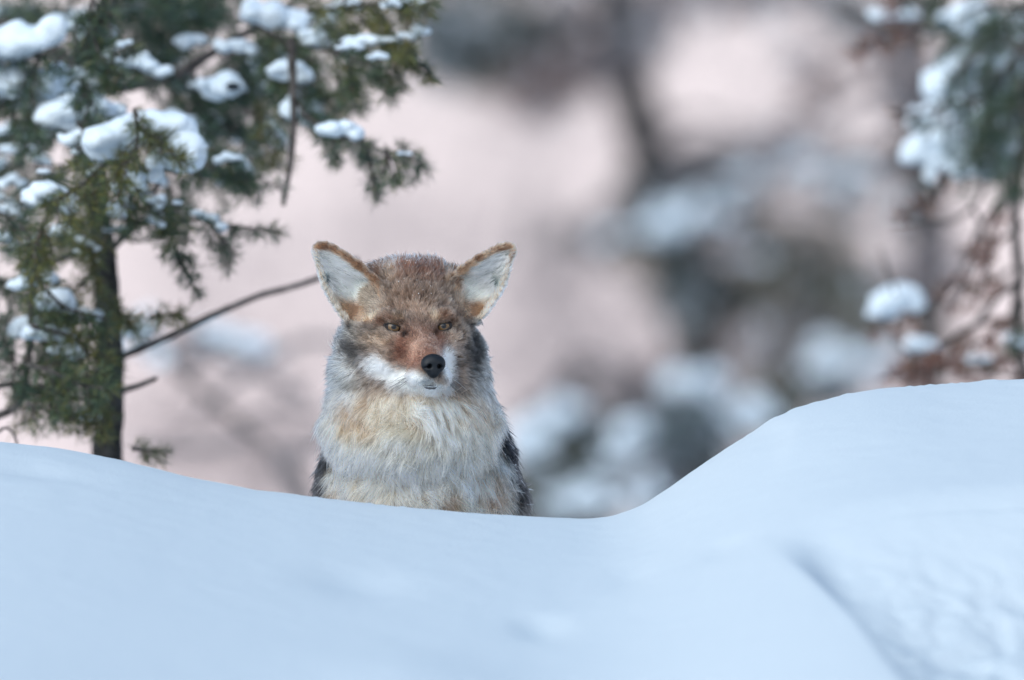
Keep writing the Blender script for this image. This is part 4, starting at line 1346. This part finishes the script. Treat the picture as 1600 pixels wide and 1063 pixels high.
for i, t in enumerate(ts):
    d = d0 * t * (1 - 0.5 * t) + d1 * 0.5 * t * t
    pts[:, i] = hp - hn * 0.8 + d * L[:, None] + pull * (0.8 * t ** 1.6) * np.clip(L / 25, 0.15, 1)[:, None]
    pts[:, i, 2] -= 0.10 * L * t * t * np.clip(L / 40, 0, 1)

# colour along the hair: dark root, pale band, sometimes a dark tip
var = (1 + 0.22 * rng.normal(size=N_HAIR) * 0.6 + 0.65 * mid_[:, 0] + 0.17 * lock[:, 0])[:, None]
cols = np.ones((N_HAIR, 5, 4), np.float32)
band = [0.0, 0.35, 0.8, 1.0, 1.0]
for i in range(5):
    cols[:, i, :3] = np.clip((rootc + (tipc - rootc) * band[i]) * np.clip(var, 0.5, 1.5), 0.008, 0.93)
    cols[:, i, :3] = cols[:, i, :3] ** (1.55 - 0.5 * cols[:, i, :3].mean(1))[:, None] * 1.12
px_, py_ = 655 + hp[:, 0], 512 - hp[:, 2]
wht = sstep(0.42, 0.92, tipc.mean(1))                                      # the white parts keep their colour
brown = ((sstep(640, 590, py_) * (eid < 0)) * (1 - wht))[:, None, None]
cols[:, :, :3] *= 1 - brown * np.array([0.30, 0.33, 0.33])
buff = (sstep(605, 640, py_) * sstep(110, 80, hp[:, 1]) * sstep(500, 545, px_) * sstep(800, 760, px_))[:, None, None]
cols[:, :, :3] *= 1 - buff * np.array([0.0, 0.10, 0.10])
ag = 0.40 * sstep(640, 580, py_) * (eid < 0) * (1 - sstep(520, 540, py_) * sstep(585, 600, px_) * sstep(725, 705, px_))
ag = ag + 0.30 * sstep(590, 640, py_) * sstep(570, 505, px_) + 0.30 * sstep(590, 640, py_) * sstep(735, 780, px_) + 0.06 * sstep(600, 640, py_)
dark = rng.random(N_HAIR) < ag
cols[dark, 2:, :3] *= np.array([0.8, 0.3, 0.16])[None, :, None]
frost = rng.random(N_HAIR) < 0.75 * sstep(434, 410, py_) * sstep(582, 606, px_) * sstep(728, 704, px_) * (eid < 0) * (hp[:, 2] > 60)
cols[frost, 2:, :3] = A(205, 212, 222)
tz = sstep(110, 150, hp[:, 1]) * sstep(560, 640, py_)
pale = rng.random(N_HAIR) < 0.16 * tz
cols[pale, 3:, :3] = A(170, 172, 180)
rad = np.array([0.44, 0.46, 0.40, 0.27, 0.06])[None, :] * np.where(ln > 20, 1.2, 0.85)[:, None] * (0.8 + 0.4 * rng.random(N_HAIR))[:, None]

guard = rng.random(N_HAIR) < 0.14
rad[guard] *= 1.55
cols[guard & ~dark, 2:4, :3] = np.clip(cols[guard & ~dark, 2:4, :3] * 1.35, 0, 0.93)
M_FUR = bpy.data.materials.new('fur')
M_FUR.use_nodes = True
ft = M_FUR.node_tree
for n_ in list(ft.nodes):
    ft.nodes.remove(n_)
f_out = ft.nodes.new('ShaderNodeOutputMaterial')
f_a = ft.nodes.new('ShaderNodeAttribute')
f_a.attribute_name = 'col'
f_h = ft.nodes.new('ShaderNodeBsdfHairPrincipled')
f_h.model = 'CHIANG'
f_h.parametrization = 'COLOR'
f_h.inputs['Roughness'].default_value = 0.45
f_h.inputs['Radial Roughness'].default_value = 0.6
f_h.inputs['IOR'].default_value = 1.45
ft.links.new(f_a.outputs['Color'], f_h.inputs['Color'])
ft.links.new(f_h.outputs[0], f_out.inputs['Surface'])


def hairs(name, pts, cols, rad, mat, parent):
    n, m = pts.shape[:2]
    hc = bpy.data.hair_curves.new(name)
    hc.add_curves([m] * n)
    hc.attributes['position'].data.foreach_set('vector', np.ascontiguousarray(loc2obj(pts), np.float32).ravel())
    ra = hc.attributes.get('radius') or hc.attributes.new('radius', 'FLOAT', 'POINT')
    ra.data.foreach_set('value', np.ascontiguousarray(rad * S, np.float32).ravel())
    ca = hc.attributes.new('col', 'FLOAT_COLOR', 'POINT')
    ca.data.foreach_set('color', np.ascontiguousarray(cols, np.float32).ravel())
    return link(name, hc, mat, parent)


kk = keep
tag(hairs('fur', pts[kk], cols[kk], rad[kk], M_FUR, coyote), kind='stuff')

# ---- eyes
M_EYEB = bsdf('eye_rim_brown', (0.015, 0.011, 0.01), 0.2, 0.4, coat=0.2)
M_IRIS = bsdf('iris', (0.095, 0.052, 0.02), 0.25, 0.4, noise=(900, (0.18, 0.105, 0.045), 0.35, 0.7), coat=0.3)
M_PUP = bsdf('pupil', (0.004, 0.004, 0.005), 0.12, 0.4, coat=0.3)
M_LID = bsdf('eyelid_skin', (0.02, 0.017, 0.017), 0.55, 0.3)


def cap_mesh(c, R, ang, look, rings=10, seg=28):
    v = [[0, -1, 0]]
    for i in range(1, rings + 1):
        a = ang * i / rings
        for j in range(seg):
            b = 2 * math.pi * j / seg
            v.append([math.sin(a) * math.cos(b), -math.cos(a), math.sin(a) * math.sin(b)])
    v = np.array(v)
    lx, lz = look
    cy_, sy_ = math.cos(lx), math.sin(lx)
    v = v @ np.array([[cy_, -sy_, 0], [sy_, cy_, 0], [0, 0, 1.0]])
    cx_, sx_ = math.cos(lz), math.sin(lz)
    v = v @ np.array([[1, 0, 0], [0, cx_, -sx_], [0, sx_, cx_]])
    tris = np.array([[0, 1 + (j + 1) % seg, 1 + j] for j in range(seg)])[:, ::-1]
    quads = np.array([[1 + i * seg + j, 1 + i * seg + (j + 1) % seg, 1 + (i + 1) * seg + (j + 1) % seg, 1 + (i + 1) * seg + j]
                      for i in range(rings - 1) for j in range(seg)])
    return loc2obj(v * R + c), [tris, quads]


for i, c in enumerate(EYEC):
    v, f = cap_mesh(c, EYE_R, math.pi * 0.75, (0, 0), 18, 36)
    eye = link('eye', mesh_from('eye', v, f), M_EYEB, coyote)
    look = (math.radians(-2), math.radians(1.5))
    v, f = cap_mesh(c, EYE_R + 0.25, math.radians(35), look)
    link('iris', mesh_from('iris', v, f), M_IRIS, eye)
    v, f = cap_mesh(c, EYE_R + 0.5, math.radians(15), look, 6)
    link('pupil', mesh_from('pupil', v, f), M_PUP, eye)
    # lids: a rolled dark rim round an almond opening, drooping to the inner corner
    inner = 1 if i == 0 else -1
    hw = 15.0 if i == 0 else 12.0
    rows = []
    nseg = 48
    for (sc, dr) in ((0.84, -0.6), (0.93, 1.2), (1.02, 1.8), (1.10, 1.4), (1.22, -0.5), (1.36, -3)):
        row = []
        for j in range(nseg):
            a = 2 * math.pi * j / nseg
            ux = math.cos(a)
            uz = math.sin(a)
            x = hw * ux
            z = 3.7 * abs(uz) ** 1.0 if uz > 0 else -6.6 * abs(uz) ** 1.1
            x, z = x * sc, z * sc + (0.6 if uz > 0 else -0.4) * (sc - 1) * 4
            y = -math.sqrt(max((EYE_R + dr) ** 2 - min(x * x + z * z, (EYE_R * 0.98) ** 2), 4))
            row.append(c + np.array([x, y, z]) @ SLANT[i])
        rows.append(row)
    v = np.array(rows).reshape(-1, 3)
    f = np.array([[a * nseg + j, a * nseg + (j + 1) % nseg, (a + 1) * nseg + (j + 1) % nseg, (a + 1) * nseg + j] for a in range(len(rows) - 1) for j in range(nseg)])
    link('eyelid', mesh_from('eyelid', loc2obj(v), f[:, ::-1]), M_LID, coyote)

# ---- nose pad, with comma-shaped nostrils
M_NOSE = bsdf('nose_leather', (0.006, 0.008, 0.011), 0.5, 0.35, bump=[(1500, 0.35, 0.0006)])
nf = Field((-30, 70, -92), (30, 130, -30), 1.15)
I3 = (np.zeros(3), np.eye(3))
nf.ell((0, 103, -56), (18, 14, 13), 4)
nf.ell((-9, 104, -60), (10, 12, 11), 4)
nf.ell((9, 104, -60), (10, 12, 11), 4)
nf.ell((0, 104, -70), (10, 11, 11), 6)
for sx in (-1, 1):
    nf.cone((sx * 7.5, 119, -63), (sx * 8.5, 106, -62), 4.3, 2.8, 1.5, sub=True)
    nf.cone((sx * 9, 117, -64.5), (sx * 18, 106, -66), 2.5, 1.4, 1.5, sub=True)
nf.cone((0, 118, -66), (0, 112, -82), 0.7, 0.7, 1.5, sub=True)
v, q = surface_nets(nf.F, nf.lo, nf.h)
link('nose', mesh_from('nose', loc2obj(v @ HR), q[:, ::-1]), M_NOSE, coyote)

# ---- lips
mb = MB()
for line in ([(-2, 87, -92), (-9, 85.5, -93), (-17, 78, -91), (-26, 61, -87)], [(-2, 87, -92), (6, 85.5, -93), (15, 77, -91), (22, 63, -87)]):
    c = curve(loc2obj(np.array(line, float) @ HR), 2 * S)
    mb.tube(c, np.linspace(0.6, 0.3, len(c)) * S, 6)
c = curve(loc2obj(np.array([(-11, 88, -95), (-4, 92, -96.5), (4, 91.5, -96.5), (9, 88, -95)], float) @ HR), 1.2 * S)
mb.tube(c, (0.3 + 1.5 * np.sin(np.linspace(0, math.pi, len(c))) ** 0.7 * (0.7 + 0.5 * rng.random(len(c)))) * S, 8, 0.4)
mb.build('lips', bsdf('lip_skin', (0.06, 0.062, 0.07), 0.6, 0.3), coyote)

# ---- whiskers
wp, wc, wr = [], [], []
for k in range(46):
    sx = -1 if k % 2 else 1
    a, b = rng.random(), rng.random()
    p0 = np.array([sx * (20 + 7 * a), 84 - 40 * a, -70 - 14 * b])
    dv = np.array([sx * (0.8 + 0.2 * rng.random()), -0.25 - 0.5 * rng.random(), -0.12 - 0.45 * rng.random()])
    l = 28 + 34 * rng.random()
    t = np.linspace(0, 1, 6)[:, None]
    q = p0 + dv * l * t + np.array([0, -10, -9]) * t ** 2
    wp.append(q @ HR)
    cc = np.ones((6, 4)); cc[:, :3] = 0.02 if rng.random() < 0.75 else 0.6
    wc.append(cc)
    wr.append(np.linspace(0.5, 0.12, 6))
tag(hairs('whiskers', np.array(wp), np.array(wc), np.array(wr), M_FUR, coyote), kind='stuff')

# ---- snow crystals caught in the coat
M_FLECK = bsdf('snow_crystal', (0.88, 0.91, 0.95), 0.35, 0.5)
wgt = (2.6 * sstep(440, 405, py_) * (hp[:, 1] < 90) * (eid < 0) * sstep(585, 610, px_) * sstep(725, 700, px_) + 0.5 * blob(px_, py_, 640, 432, 45, 22) + 0.9 * blob(px_, py_, 782, 745, 16, 60)
       + 0.25 * blob(px_, py_, 655, 470, 30, 25) + 0.35 * blob(px_, py_, 650, 788, 140, 12) + 0.8 * blob(px_, py_, 698, 552, 9, 22) + 0.5 * blob(px_, py_, 668, 607, 30, 6)
       + 0.10 * blob(px_, py_, 530, 520, 25, 60) + 0.08 * blob(px_, py_, 745, 520, 25, 60) + 0.05 * blob(px_, py_, 670, 680, 40, 40)) * (hn[:, 1] < 0.5) * kk
ks = rng.choice(N_HAIR, 1500, p=wgt / wgt.sum(), replace=False)
fp = pts[ks, 3] + rng.normal(size=(1500, 3)) * 0.7
fr_ = (0.28 + 0.55 * rng.random(1500) ** 3) * 1.15
crown_f = (512 - fp[:, 2]) < 412
fr_ = np.where(crown_f, fr_ * 1.5, fr_)
o8 = np.array([[1, 0, 0], [-1, 0, 0], [0, 1, 0], [0, -1, 0], [0, 0, 1], [0, 0, -1]], float)
f8 = np.array([[0, 2, 4], [2, 1, 4], [1, 3, 4], [3, 0, 4], [2, 0, 5], [1, 2, 5], [3, 1, 5], [0, 3, 5]])
vv = fp[:, None, :] + o8[None] * fr_[:, None, None] * (0.6 + 0.8 * rng.random((1500, 6, 1)))
tag(link('snow_flecks', mesh_from('snow_flecks', loc2obj(vv.reshape(-1, 3)), (np.arange(1500)[:, None, None] * 6 + f8[None]).reshape(-1, 3), False), M_FLECK, coyote), kind='stuff')
